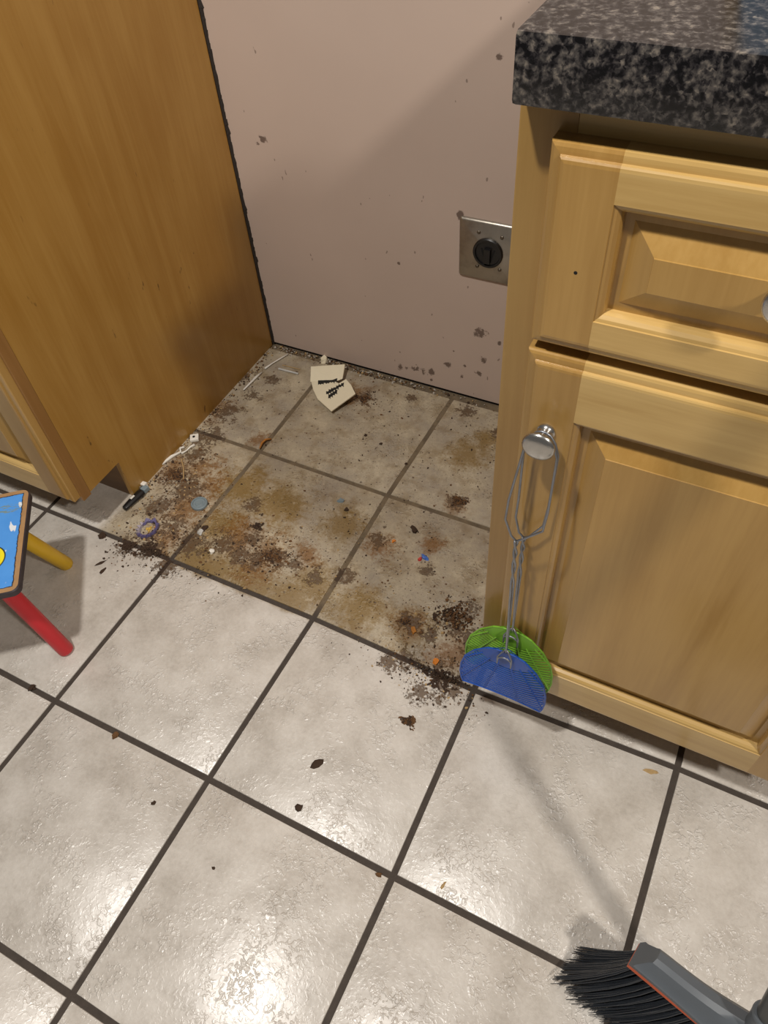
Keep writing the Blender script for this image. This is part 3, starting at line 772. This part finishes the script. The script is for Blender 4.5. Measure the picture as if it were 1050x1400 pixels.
def bristle(mb, l, s_, tipn, thick, mi=0):
    a = bp(l, -0.003, s_)
    f = l/HLEN
    fan = (f-0.5)*0.030 + 0.006*(R()-0.5)
    d = (dn + bd*(fan*1.6) + side*(s_*10 + 0.10*(R()-0.5))).normalized()
    ln = (a.z - 0.001)/(-d.z)*tipn
    pts_ = []
    for k in range(5):
        q = k/4
        p = a + d*ln*q - bd*(0.024*q*q) + side*(0.006*q*q) 
        p.z = max(p.z, 0.0012 + 0.002*R())
        pts_.append(p)
    mb.tube(pts_, [thick, thick*1.0, thick*0.95, thick*0.8, thick*0.4], 4, mi)
for tuft in range(150):
    l = HLEN*(0.015 + 0.97*((tuft % 30)+0.5+0.3*(R()-0.5))/30); s_ = -0.013 + 0.026*((tuft//30)+0.5)/5
    tn = 0.90 + 0.12*R()
    for k in range(12):
        bristle(m, l + 0.0030*(R()-0.5), s_ + 0.0045*(R()-0.5), tn + 0.05*(R()-0.5), 0.00065 + 0.0003*R())
bo = m.build('bristles', M['bristle'], br); bo['kind'] = 'stuff'
m = MB(); rp = Vector((0.872, -0.325, 0.002))
for k in range(9):
    m.tube([rp + Vector((0.010+0.002*R(), 0.002*(R()-0.5)+0.001, 0.004+0.002*R())), rp + Vector((0.002*R(), 0.002*(R()-0.5), 0.0015+0.002*R()))], [0.0009, 0.0005], 4)
m.build('red_tuft', M['bristle_red'], br)

# ------------------------------------------------------------------ litter on the floor
# off-white board scrap
def bz(px): return 0.0045 + (px-424)/60.0*0.015
sc = empty('paper_scrap', (0.0394, 0.5353, 0.0), 'creased off-white card scrap with black print, lying by the wall', 'scrap')
m = MB(); body = [(-0.0078, 0.5366, 0.0047), (0.0483, 0.5492, 0.013), (0.0615, 0.5424, 0.0142), (0.0712, 0.5591, 0.0167), (0.0921, 0.5444, 0.0185), (0.1155, 0.5213, 0.02), (0.0888, 0.4598, 0.0118), (0.038, 0.4871, 0.007), (0.0122, 0.512, 0.0055)]; flap = [(-0.0074, 0.5324, 0.004), (0.0501, 0.5459, 0.012), (0.0618, 0.5588, 0.014), (0.0514, 0.5902, 0.024), (0.049, 0.5946, 0.024), (-0.0209, 0.5632, 0.02)]
m.prism(body, (0, 0, -0.0032)); m.build('sheet', M['foam'], sc, bevel=0.0008)
m = MB(); m.prism(flap, (0.0, 0.003, -0.0020)); m.build('flap', M['foam'], sc, bevel=0.0008)
for k, poly in enumerate([[(0.0072, 0.5437, 0.0074), (0.0133, 0.541, 0.008), (0.0148, 0.545, 0.0085), (0.0195, 0.5341, 0.0083), (0.0234, 0.5289, 0.0084), (0.0182, 0.5301, 0.0078), (0.0168, 0.527, 0.0074)], [(0.013, 0.546, 0.0083), (0.0188, 0.5438, 0.0089), (0.0203, 0.5479, 0.0094), (0.0251, 0.5367, 0.0092), (0.0294, 0.5307, 0.0093), (0.0239, 0.5326, 0.0088), (0.0225, 0.5295, 0.0083)], [(0.0205, 0.5454, 0.0093), (0.0252, 0.545, 0.0099), (0.0272, 0.5483, 0.0104), (0.0304, 0.5397, 0.0101), (0.0344, 0.5343, 0.0103), (0.0288, 0.5365, 0.0097), (0.027, 0.534, 0.0093)], [(0.0229, 0.5538, 0.0102), (0.0297, 0.5497, 0.0108), (0.031, 0.5542, 0.0113), (0.0364, 0.5418, 0.0111), (0.0402, 0.5366, 0.0112), (0.0354, 0.5374, 0.0106), (0.0341, 0.5339, 0.0102)], [(0.0305, 0.553, 0.0111), (0.0362, 0.5507, 0.0117), (0.038, 0.5543, 0.0122), (0.0417, 0.5449, 0.012), (0.0451, 0.5405, 0.0121), (0.0402, 0.5414, 0.0115), (0.0385, 0.5387, 0.0111)], [(0.0373, 0.5534, 0.0121), (0.0414, 0.554, 0.0126), (0.0431, 0.558, 0.0131), (0.0474, 0.5473, 0.0129), (0.0529, 0.5391, 0.0131), (0.046, 0.5435, 0.0125), (0.0445, 0.5405, 0.0121)], [(0.0425, 0.5567, 0.013), (0.047, 0.5567, 0.0136), (0.0486, 0.5606, 0.0141), (0.0529, 0.55, 0.0139), (0.0581, 0.5424, 0.014), (0.0516, 0.5461, 0.0134), (0.0501, 0.5431, 0.013)], [(0.0461, 0.5123, 0.0102), (0.0502, 0.5122, 0.0107), (0.0522, 0.5149, 0.0112), (0.0544, 0.5083, 0.011), (0.0577, 0.504, 0.0111), (0.0527, 0.5057, 0.0106), (0.051, 0.5037, 0.0102)], [(0.0485, 0.5196, 0.011), (0.0529, 0.5189, 0.0116), (0.0545, 0.5223, 0.012), (0.0582, 0.5131, 0.0118), (0.0623, 0.5072, 0.0119), (0.0569, 0.5097, 0.0114), (0.0555, 0.507, 0.011)], [(0.0519, 0.5249, 0.0119), (0.0566, 0.5238, 0.0124), (0.0582, 0.5272, 0.0129), (0.0617, 0.5183, 0.0127), (0.0654, 0.5132, 0.0128), (0.0603, 0.5151, 0.0123), (0.0588, 0.5125, 0.0119)], [(0.0569, 0.5276, 0.0127), (0.0609, 0.5277, 0.0133), (0.0629, 0.5303, 0.0137), (0.065, 0.5239, 0.0135), (0.0682, 0.5197, 0.0137), (0.0632, 0.5215, 0.0131), (0.0614, 0.5195, 0.0127)], [(0.0598, 0.534, 0.0136), (0.0638, 0.534, 0.0141), (0.0655, 0.5372, 0.0146), (0.0687, 0.5289, 0.0144), (0.0727, 0.523, 0.0145), (0.0672, 0.5258, 0.014), (0.0656, 0.5234, 0.0136)], [(0.0631, 0.5396, 0.0145), (0.068, 0.5381, 0.015), (0.07, 0.5407, 0.0155), (0.072, 0.5344, 0.0153), (0.0743, 0.5318, 0.0154), (0.0702, 0.532, 0.0148), (0.0684, 0.53, 0.0145)], [(0.0673, 0.5437, 0.0153), (0.071, 0.5443, 0.0158), (0.0728, 0.5473, 0.0163), (0.0757, 0.5394, 0.0161), (0.0798, 0.5334, 0.0162), (0.0741, 0.5364, 0.0157), (0.0725, 0.5341, 0.0153)], [(0.056, 0.5048, 0.0109), (0.0598, 0.5044, 0.0114), (0.0609, 0.5077, 0.0118), (0.0648, 0.4986, 0.0116), (0.069, 0.4924, 0.0117), (0.0639, 0.4953, 0.0113), (0.0628, 0.4927, 0.0109)], [(0.0585, 0.5103, 0.0117), (0.0623, 0.5098, 0.0121), (0.0635, 0.5132, 0.0125), (0.0674, 0.5038, 0.0124), (0.0717, 0.4975, 0.0125), (0.0665, 0.5005, 0.012), (0.0655, 0.4979, 0.0117)], [(0.0606, 0.5166, 0.0124), (0.0651, 0.5149, 0.0129), (0.0663, 0.5182, 0.0133), (0.07, 0.5092, 0.0131), (0.0734, 0.5045, 0.0132), (0.069, 0.506, 0.0128), (0.0679, 0.5035, 0.0124)], [(0.0632, 0.5221, 0.0132), (0.0676, 0.5205, 0.0136), (0.0687, 0.5239, 0.014), (0.0727, 0.5145, 0.0139), (0.0763, 0.5092, 0.014), (0.0718, 0.5111, 0.0135), (0.0707, 0.5085, 0.0132)]]):
    m = MB(); m.prism(poly, (0, 0, 0.0005)); m.build('print', M['ink'], sc)
m = MB(); m.chip(((-0.0179, 0.6132, 0.0)[0], (-0.0179, 0.6132, 0.0)[1], 0.0), 0.011, 0.016, n=7); tag(m.build('paper_curl', M['foam'], base=(-0.0179, 0.6132, 0.0)), 'small off-white crumpled bit between the card scrap and wall', 'scrap')

# pen tube and straw near the corner
m = MB(); m.tube([(-0.0995, 0.5462, 0.0022), (-0.0477, 0.548, 0.0022)], 0.0022, 10); tag(m.build('plastic_tube', M['clear'], base=(-0.0995, 0.5462, 0.0022)), 'short clear plastic tube lying near the back left corner', 'tube')
m = MB(); m.tube([(-0.0993, 0.5616, 0.0012), (-0.0532, 0.5636, 0.0012)], 0.0011, 6); tag(m.build('toothpick', M['crumb_tan'], base=(-0.0993, 0.5616, 0.0012)), 'thin tan toothpick beside the clear plastic tube', 'toothpick')
m = MB(); m.tube([(-0.1332, 0.2185, 0.004), (-0.1147, 0.2006, 0.003), (-0.097, 0.1763, 0.002)], 0.0013, 6); tag(m.build('thin_stick', M['crumb_tan'], base=[(-0.1332, 0.2185, 0.004), (-0.1147, 0.2006, 0.003), (-0.097, 0.1763, 0.002)][0]), 'pale thin stick on the rusty dirt by the amber cabinet', 'stick')
# white caulk strips peeled along the cabinet
for nm, pts_, rad, lb in [('caulk_strip', [(-0.1651, 0.1879, 0.003), (-0.1615, 0.2029, 0.003), (-0.1578, 0.2181, 0.003), (-0.1531, 0.227, 0.003), (-0.1483, 0.2359, 0.003), (-0.1563, 0.2441, 0.003), (-0.1502, 0.2513, 0.003)], 0.0032, 'bent white caulk strip below the square clip'), ('caulk_strip', [(-0.1443, 0.233, 0.003), (-0.1394, 0.2443, 0.003), (-0.1386, 0.2562, 0.003), (-0.1338, 0.2653, 0.003)], 0.0028, 'short white caulk strip touching the square clip'), ('caulk_strip', [(-0.1338, 0.4521, 0.003), (-0.1323, 0.4768, 0.003), (-0.131, 0.4991, 0.003), (-0.1282, 0.5195, 0.003)], 0.0026, 'grey white caulk strip halfway along the amber cabinet base'), ('caulk_strip', [(-0.1289, 0.5331, 0.003), (-0.1229, 0.5552, 0.003), (-0.1154, 0.5753, 0.003), (-0.106, 0.5992, 0.003)], 0.0022, 'thin white caulk strip reaching the back corner')]:
    m = MB(); k = len(pts_)
    m.tube(pts_, [rad*(0.5+0.7*R()) for _ in range(k)], 6); tag(m.build(nm, M['white'], base=pts_[0], smooth=True), lb, 'caulk strip')
# square white clip with a dark hole
cl = empty('cable_clip', (-0.1468, 0.2819, 0.0), 'white square plastic clip with a dark hole beside the amber cabinet', 'clip')
ca = math.radians(38)
def rot2(p, a, c, z): return (c[0]+p[0]*math.cos(a)-p[1]*math.sin(a), c[1]+p[0]*math.sin(a)+p[1]*math.cos(a), z)
m = MB(); m.prism([rot2(p, ca, (-0.1468, 0.2819, 0.0), 0.0) for p in ((-0.009, -0.009), (0.009, -0.010), (0.010, 0.008), (-0.008, 0.009))], (0, 0, 0.0065)); m.build('clip_body', M['white'], cl, bevel=0.0012)
m = MB(); m.lathe(((-0.1468, 0.2819, 0.0)[0], (-0.1468, 0.2819, 0.0)[1], 0.0064), (0, 0, 1), [(0.0030, 0), (0.0030, 0.0006), (0, 0.0006)], 12); m.build('hole', M['black'], cl)
# lighter
l0, l1, l2 = Vector((-0.1562, 0.0622, 0.0)), Vector((-0.1504, 0.1124, 0.0)), Vector((-0.1394, 0.1363, 0.0))
lg = empty('lighter', ((l0+l1)/2).to_tuple()[:2] + (0,), 'black lighter with grey metal hood by the cabinet toe', 'lighter')
dl = (l1-l0).normalized(); pl = Vector((-dl.y, dl.x, 0)); ln = (l1-l0).length
m = MB(); ring = []
for f, wd, hh in ((0, 0.0045, 0.008), (0.03, 0.0060, 0.0105), (0.35, 0.0075, 0.012), (0.85, 0.0092, 0.0135), (0.97, 0.0090, 0.0132), (1.0, 0.0070, 0.0115)):
    c = l0 + dl*ln*f
    ring.append([c + pl*wd*math.cos(t) + Vector((0, 0, hh/2 + hh/2*math.sin(t))) for t in [2*math.pi*j/14 for j in range(14)]])
vv = [p for r in ring for p in r]; ff = [(i*14+j, i*14+(j+1) % 14, (i+1)*14+(j+1) % 14, (i+1)*14+j) for i in range(5) for j in range(14)] + [tuple(range(14)), tuple(range(70, 84))]
m.add(vv, ff); m.build('lighter_body', M['black'], lg, smooth=True, autosmooth=0.8)
m = MB(); c = l0 + dl*ln*0.55; q = [c + pl*0.0035 - dl*0.006, c + pl*0.0035 + dl*0.004, c - pl*0.001 + dl*0.004, c - pl*0.001 - dl*0.006]
m.prism([p + Vector((0, 0, 0.0122)) for p in q], (0, 0, 0.0008)); m.build('sticker', M['white'], lg)
m = MB(); a = l1 + dl*0.001 - pl*0.006; m.prism([p + Vector((0, 0, 0.0015)) for p in (a, a + dl*0.013, a + dl*0.013 + pl*0.012, a + pl*0.012)], (0, 0, 0.0105)); m.build('metal_hood', M['bluegrey'], lg, bevel=0.0015)
m = MB(); m.lathe(l1 + dl*0.006 + pl*0.0065 + Vector((0, 0, 0.0075)), pl, [(0.0055, 0), (0.0055, 0.003), (0.0, 0.003)], 14); m.build('spark_wheel', M['nickel'], lg)
m = MB(); a = l1 + dl*0.010 + pl*0.003; m.prism([p + Vector((0, 0, 0.001)) for p in (a, a + dl*0.010 + pl*0.001, a + dl*0.008 + pl*0.012, a - dl*0.001 + pl*0.011)], (0, 0, 0.0125)); m.build('white_cap', M['white'], lg, bevel=0.0015)
# purple foil ring
pf = empty('foil_wrapper', (-0.0826, 0.0426, 0.0), 'curled purple and silver foil wrapper ring on the dirt', 'wrapper')
for a0, a1, nm, mt in ((-20, 170, 'purple_fold', 'purple'), (165, 250, 'silver_fold', 'lilac'), (245, 345, 'purple_fold', 'purple')):
    m = MB(); N = 12; vv = []
    for k in range(N+1):
        t = math.radians(a0 + (a1-a0)*k/N); wob = 0.0016*math.sin(k*2.1)
        for rr, z in ((0.0135+wob, 0.001), (0.0180+wob, 0.0015), (0.0175+wob*2, 0.0075+wob), (0.0140, 0.0060)):
            vv.append(((-0.0826, 0.0426, 0.0)[0]+rr*1.05*math.cos(t), (-0.0826, 0.0426, 0.0)[1]+rr*1.25*math.sin(t), z))
    ff = [(k*4+j, k*4+(j+1) % 4, (k+1)*4+(j+1) % 4, (k+1)*4+j) for k in range(N) for j in range(4)] + [(0, 1, 2, 3), (N*4, N*4+1, N*4+2, N*4+3)]
    m.add(vv, ff); m.build(nm, M[mt], pf)
m = MB()
for k in range(7): m.chip(((-0.0826, 0.0426, 0.0)[0]+0.009*(R()-0.5), (-0.0826, 0.0426, 0.0)[1]+0.012*(R()-0.5), 0), 0.003, 0.003)
m.build('crumb_filling', M['yellow'], pf)
# bottle cap lid
m = MB(); m.lathe(((-0.0277, 0.1346, 0.0)[0], (-0.0277, 0.1346, 0.0)[1], 0), (0, 0, 1), [(0.0155, 0), (0.0165, 0.001), (0.0163, 0.0052), (0.0150, 0.0064), (0.0128, 0.0064), (0.0120, 0.0042), (0.0075, 0.0040), (0.0066, 0.0050), (0.0050, 0.0050), (0.0, 0.0046)], 30)
tag(m.build('round_lid', M['bluegrey'], base=(-0.0277, 0.1346, 0.0), smooth=True, autosmooth=0.5), 'round grey metal lid on the stained tile', 'lid')
# assorted single bits: name, place, size, height, material, label, category
for nm, c, r, h, mt, el, lb, cat in [('white_crumb', (0.0629, 0.0481), 0.0075, 0.006, 'white', 1.1, 'bright white crumb on the yellow stained tile', 'crumb'), ('clear_bead', (0.0148, 0.0778), 0.008, 0.005, 'clear', 0.9, 'small cloudy plastic bead beside the grout near the round lid', 'bead'), ('blue_grey_chip', (0.2234, 0.2541), 0.0075, 0.003, 'bluegrey', 1.0, 'flat blue grey chip near the centre of the stained tiles', 'chip'), ('dark_chip', (0.2444, 0.2391), 0.006, 0.003, 'crumb_dark', 1.2, 'dark chip just below the flat blue grey chip', 'chip'), ('orange_crumb', (0.3601, 0.2073), 0.0045, 0.004, 'orange', 1.0, 'tiny bright orange crumb right of the grout joint', 'crumb'), ('blue_bit', (0.427, 0.1969), 0.0075, 0.004, 'bluebit', 1.4, 'small blue plastic bit right of the orange crumb', 'bit'), ('red_bit', (0.4218, 0.1893), 0.005, 0.003, 'redbit', 1.2, 'small red bit touching the blue plastic bit', 'bit'), ('yellow_crumb', (-0.0716, 0.0514), 0.003, 0.003, 'orange', 1.0, 'tiny yellow crumb right of the purple foil ring', 'crumb'), ('yellow_crumb', (0.4746, 0.0521), 0.007, 0.004, 'peel', 1.3, 'yellow crumb left of the rust brown clump', 'crumb'), ('yellow_crumb', (0.5309, 0.0132), 0.006, 0.004, 'orange', 1.0, 'yellow crumb above the dirt by the swatter', 'crumb'), ('leaf_bit', (0.8856, -0.0183), 0.006, 0.0015, 'crumb_tan', 1.7, 'brown leaf fragment on the tile below the maple door', 'leaf'), ('dark_chip', (0.4394, -0.2153), 0.0085, 0.003, 'crumb_dark', 0.8, 'dark brown flake in the middle of the central pale tile', 'flake'), ('dark_chip', (0.4485, -0.2821), 0.006, 0.003, 'crumb_dark', 1.0, 'smaller dark flake lower on the central pale tile', 'flake'), ('dark_chip', (0.2507, -0.3692), 0.004, 0.002, 'crumb_dark', 1.0, 'dark speck on the pale tile below the stool', 'flake'), ('dark_chip', (0.382, -0.4047), 0.003, 0.0015, 'crumb_dark', 1.0, 'tiny dark speck on the glossy lower tile', 'flake'), ('dark_chip', (0.1306, -0.3132), 0.006, 0.003, 'crumb_brown', 1.3, 'brown flake on the grout joint below the stool', 'flake'), ('dark_chip', (-0.0515, -0.3057), 0.007, 0.005, 'crumb_dark', 1.2, 'dark lump on the grout near the left border', 'lump'), ('dark_chip', (-0.154, -0.0063), 0.0085, 0.007, 'crumb_dark', 1.1, 'black lump on the grout beside the yellow leg', 'lump'), ('dark_chip', (0.5931, -0.3124), 0.004, 0.003, 'crumb_brown', 1.2, 'brown flake at the grout crossing left of the broom', 'flake'), ('dark_chip', (0.6766, -0.2883), 0.004, 0.0015, 'crumb_tan', 1.8, 'thin tan sliver on the tile left of the broom', 'sliver'), ('pebble', (0.3836, 0.2458), 0.0085, 0.008, 'crumb_dark', 1.1, 'dark brown pebble above the orange crumb', 'pebble'), ('pebble', (0.0163, 0.09), 0.0065, 0.006, 'crumb_dark', 1.1, 'dark pebble right of the cloudy bead', 'pebble'), ('dark_chip', (0.1842, 0.4338), 0.004, 0.003, 'crumb_dark', 1.1, 'dark speck in the middle of the tile below the card scrap', 'flake'), ('dark_chip', (0.2254, 0.4233), 0.004, 0.003, 'crumb_dark', 1.1, 'dark speck left of the grout on the tile below the card scrap', 'flake'), ('dark_chip', (-0.1149, -0.0585), 0.007, 0.002, 'crumb_dark', 1.8, 'thin dark sliver on the tile right of the yellow leg', 'sliver'), ('dark_chip', (-0.1001, -0.0718), 0.006, 0.002, 'crumb_dark', 1.8, 'lower thin dark sliver right of the yellow leg', 'sliver')]:
    m = MB(); m.chip((c[0], c[1], 0.0), r, h, n=8, el=el)
    tag(m.build(nm, M[mt], base=(c[0], c[1], 0)), lb, cat)
# clumps of caked dirt: several chips grown together
for c, r, h, mt, lb in [((0.5262, 0.1052), 0.036, 0.009, 'crumb_brown', 'large rust brown dirt clump near the maple cabinet corner'), ((0.5516, -0.0102), 0.03, 0.005, 'crumb_dark', 'crumbly dark dirt heap left of the blue swatter head'), ((0.5361, -0.0976), 0.013, 0.005, 'crumb_brown', 'brown dirt clump on the clean tile below the stained area'), ((0.4314, 0.3445), 0.017, 0.004, 'crumb_brown', 'flat brown dirt patch below the steel wall plate'), ((0.1724, 0.0838), 0.026, 0.004, 'crumb_brown', 'rusty dirt crust in the middle of the yellow stained tile'), ((0.1079, 0.1341), 0.012, 0.005, 'crumb_dark', 'dark dirt crumbs above the rusty crust'), ((-0.1202, 0.1792), 0.03, 0.004, 'crumb_brown', 'rusty brown dirt along the white caulk strip'), ((-0.0488, 0.0041), 0.028, 0.005, 'crumb_dark', 'dark dirt heap below the purple foil ring'), ((-0.092, -0.0075), 0.018, 0.004, 'crumb_dark', 'dark dirt smear left of the purple foil ring'), ((0.1273, 0.5326), 0.016, 0.004, 'crumb_brown', 'brown dirt patch right of the card scrap'), ((0.4549, 0.0619), 0.01, 0.005, 'crumb_brown', 'small brown clump left of the large rust clump')]:
    m = MB()
    for k in range(int(70 + r*4200)):
        a = R()*6.28; q = r*math.sqrt(R())*(0.72+0.28*math.sin(3*a+c[0]*90)+0.15*math.sin(5*a+c[1]*70))
        m.chip((c[0]+q*math.cos(a)*1.15, c[1]+q*math.sin(a)*0.85, 0.0), 0.0013 + 0.0040*R()*R()*R() + 0.02*r*R(), h*(0.25+0.6*R())*(1.1-q/r*0.8), mi=0 if R() < 0.6 else 1, n=6, el=0.8+0.5*R())
    tag(m.build('dirt_clump', [M[mt], M['crumb_dark']], base=(c[0], c[1], 0)), lb, 'dirt')
tag_peel = MB(); tag_peel.tube([(0.0001, 0.3106, 0.003), (-0.0031, 0.3244, 0.004), (-0.0018, 0.3366, 0.004), (0.0078, 0.3441, 0.003)], [0.0012, 0.0024, 0.0026, 0.0014], 6)
tag(tag_peel.build('orange_peel', M['peel'], base=[(0.0001, 0.3106, 0.003), (-0.0031, 0.3244, 0.004), (-0.0018, 0.3366, 0.004), (0.0078, 0.3441, 0.003)][0], smooth=True), 'curved orange peel strip at the tile joint below the card scrap', 'peel')

# loose crumbs nobody could count
m = MB()
def scatter(c, sd, n, rmax_, mats_, hh=0.6):
    for k in range(n):
        x = random.gauss(c[0], sd[0]); y = random.gauss(c[1], sd[1])
        if x < -0.155 or x > 0.60 and y > -0.01 or y > 0.617: continue
        r = rmax_*(0.25+0.75*R()*R())
        m.chip((x, y, 0.0), r, r*hh, mi=random.choice(mats_), n=5, el=0.8+0.6*R())
for c, sd, n, rm, ms in [((-0.1079, 0.1628), (0.04, 0.05), 200, 0.0045, (0, 0, 1, 1, 2)), ((-0.0581, 0.0612), (0.05, 0.04), 170, 0.0045, (0, 0, 1, 2)), ((0.1448, 0.0844), (0.05, 0.03), 190, 0.004, (0, 1, 1, 0)), ((0.5279, 0.095), (0.035, 0.035), 200, 0.0042, (0, 0, 1, 1, 2)), ((0.5441, -0.0165), (0.045, 0.018), 230, 0.0035, (0, 0, 0, 1, 2)), ((0.4714, -0.0141), (0.05, 0.02), 120, 0.0022, (0, 0, 1, 2)), ((-0.1593, 0.4804), (0.04, 0.04), 110, 0.0045, (0, 0, 1, 3)), ((0.1318, 0.5345), (0.035, 0.03), 80, 0.004, (0, 1)), ((0.2005, 0.3388), (0.15, 0.14), 150, 0.003, (0, 0, 1)), ((0.1878, 0.1312), (0.14, 0.08), 200, 0.0026, (0, 0, 1, 2)), ((0.362, 0.4081), (0.08, 0.1), 90, 0.0032, (0, 0, 1)), ((0.422, 0.1457), (0.09, 0.06), 130, 0.003, (0, 0, 1, 2)), ((0.0273, 0.0048), (0.06, 0.03), 120, 0.0035, (0, 0, 1)), ((-0.0971, -0.0229), (0.02, 0.02), 50, 0.004, (0, 0, 1))]: scatter(c, sd, n, rm, ms)
for k in range(420):   # rubble along the foot of the wall
    x = -0.15 + 0.58*R()*(0.4+0.6*R()); y = 0.6205 - abs(random.gauss(0, 0.009)); r = 0.001 + 0.0032*R()*R()
    m.chip((x, y, 0.0), r, r*0.9, mi=random.choice((0, 1, 3, 3, 2)), n=5)
for k in range(260):   # and along the foot of the amber cabinet
    y = 0.10 + 0.51*R(); x = -0.1590 + abs(random.gauss(0, 0.008)); r = 0.001 + 0.003*R()*R()
    m.chip((x, y, 0.0), r, r*0.8, mi=random.choice((0, 0, 1, 1, 2)), n=5)
cr_ = m.build('dirt_crumbs', [M['crumb_dark'], M['crumb_brown'], M['crumb_tan'], M['crumb_grey']])
tag(cr_, 'loose brown and grey crumbs scattered over the stained tiles', 'crumbs', kind='stuff')
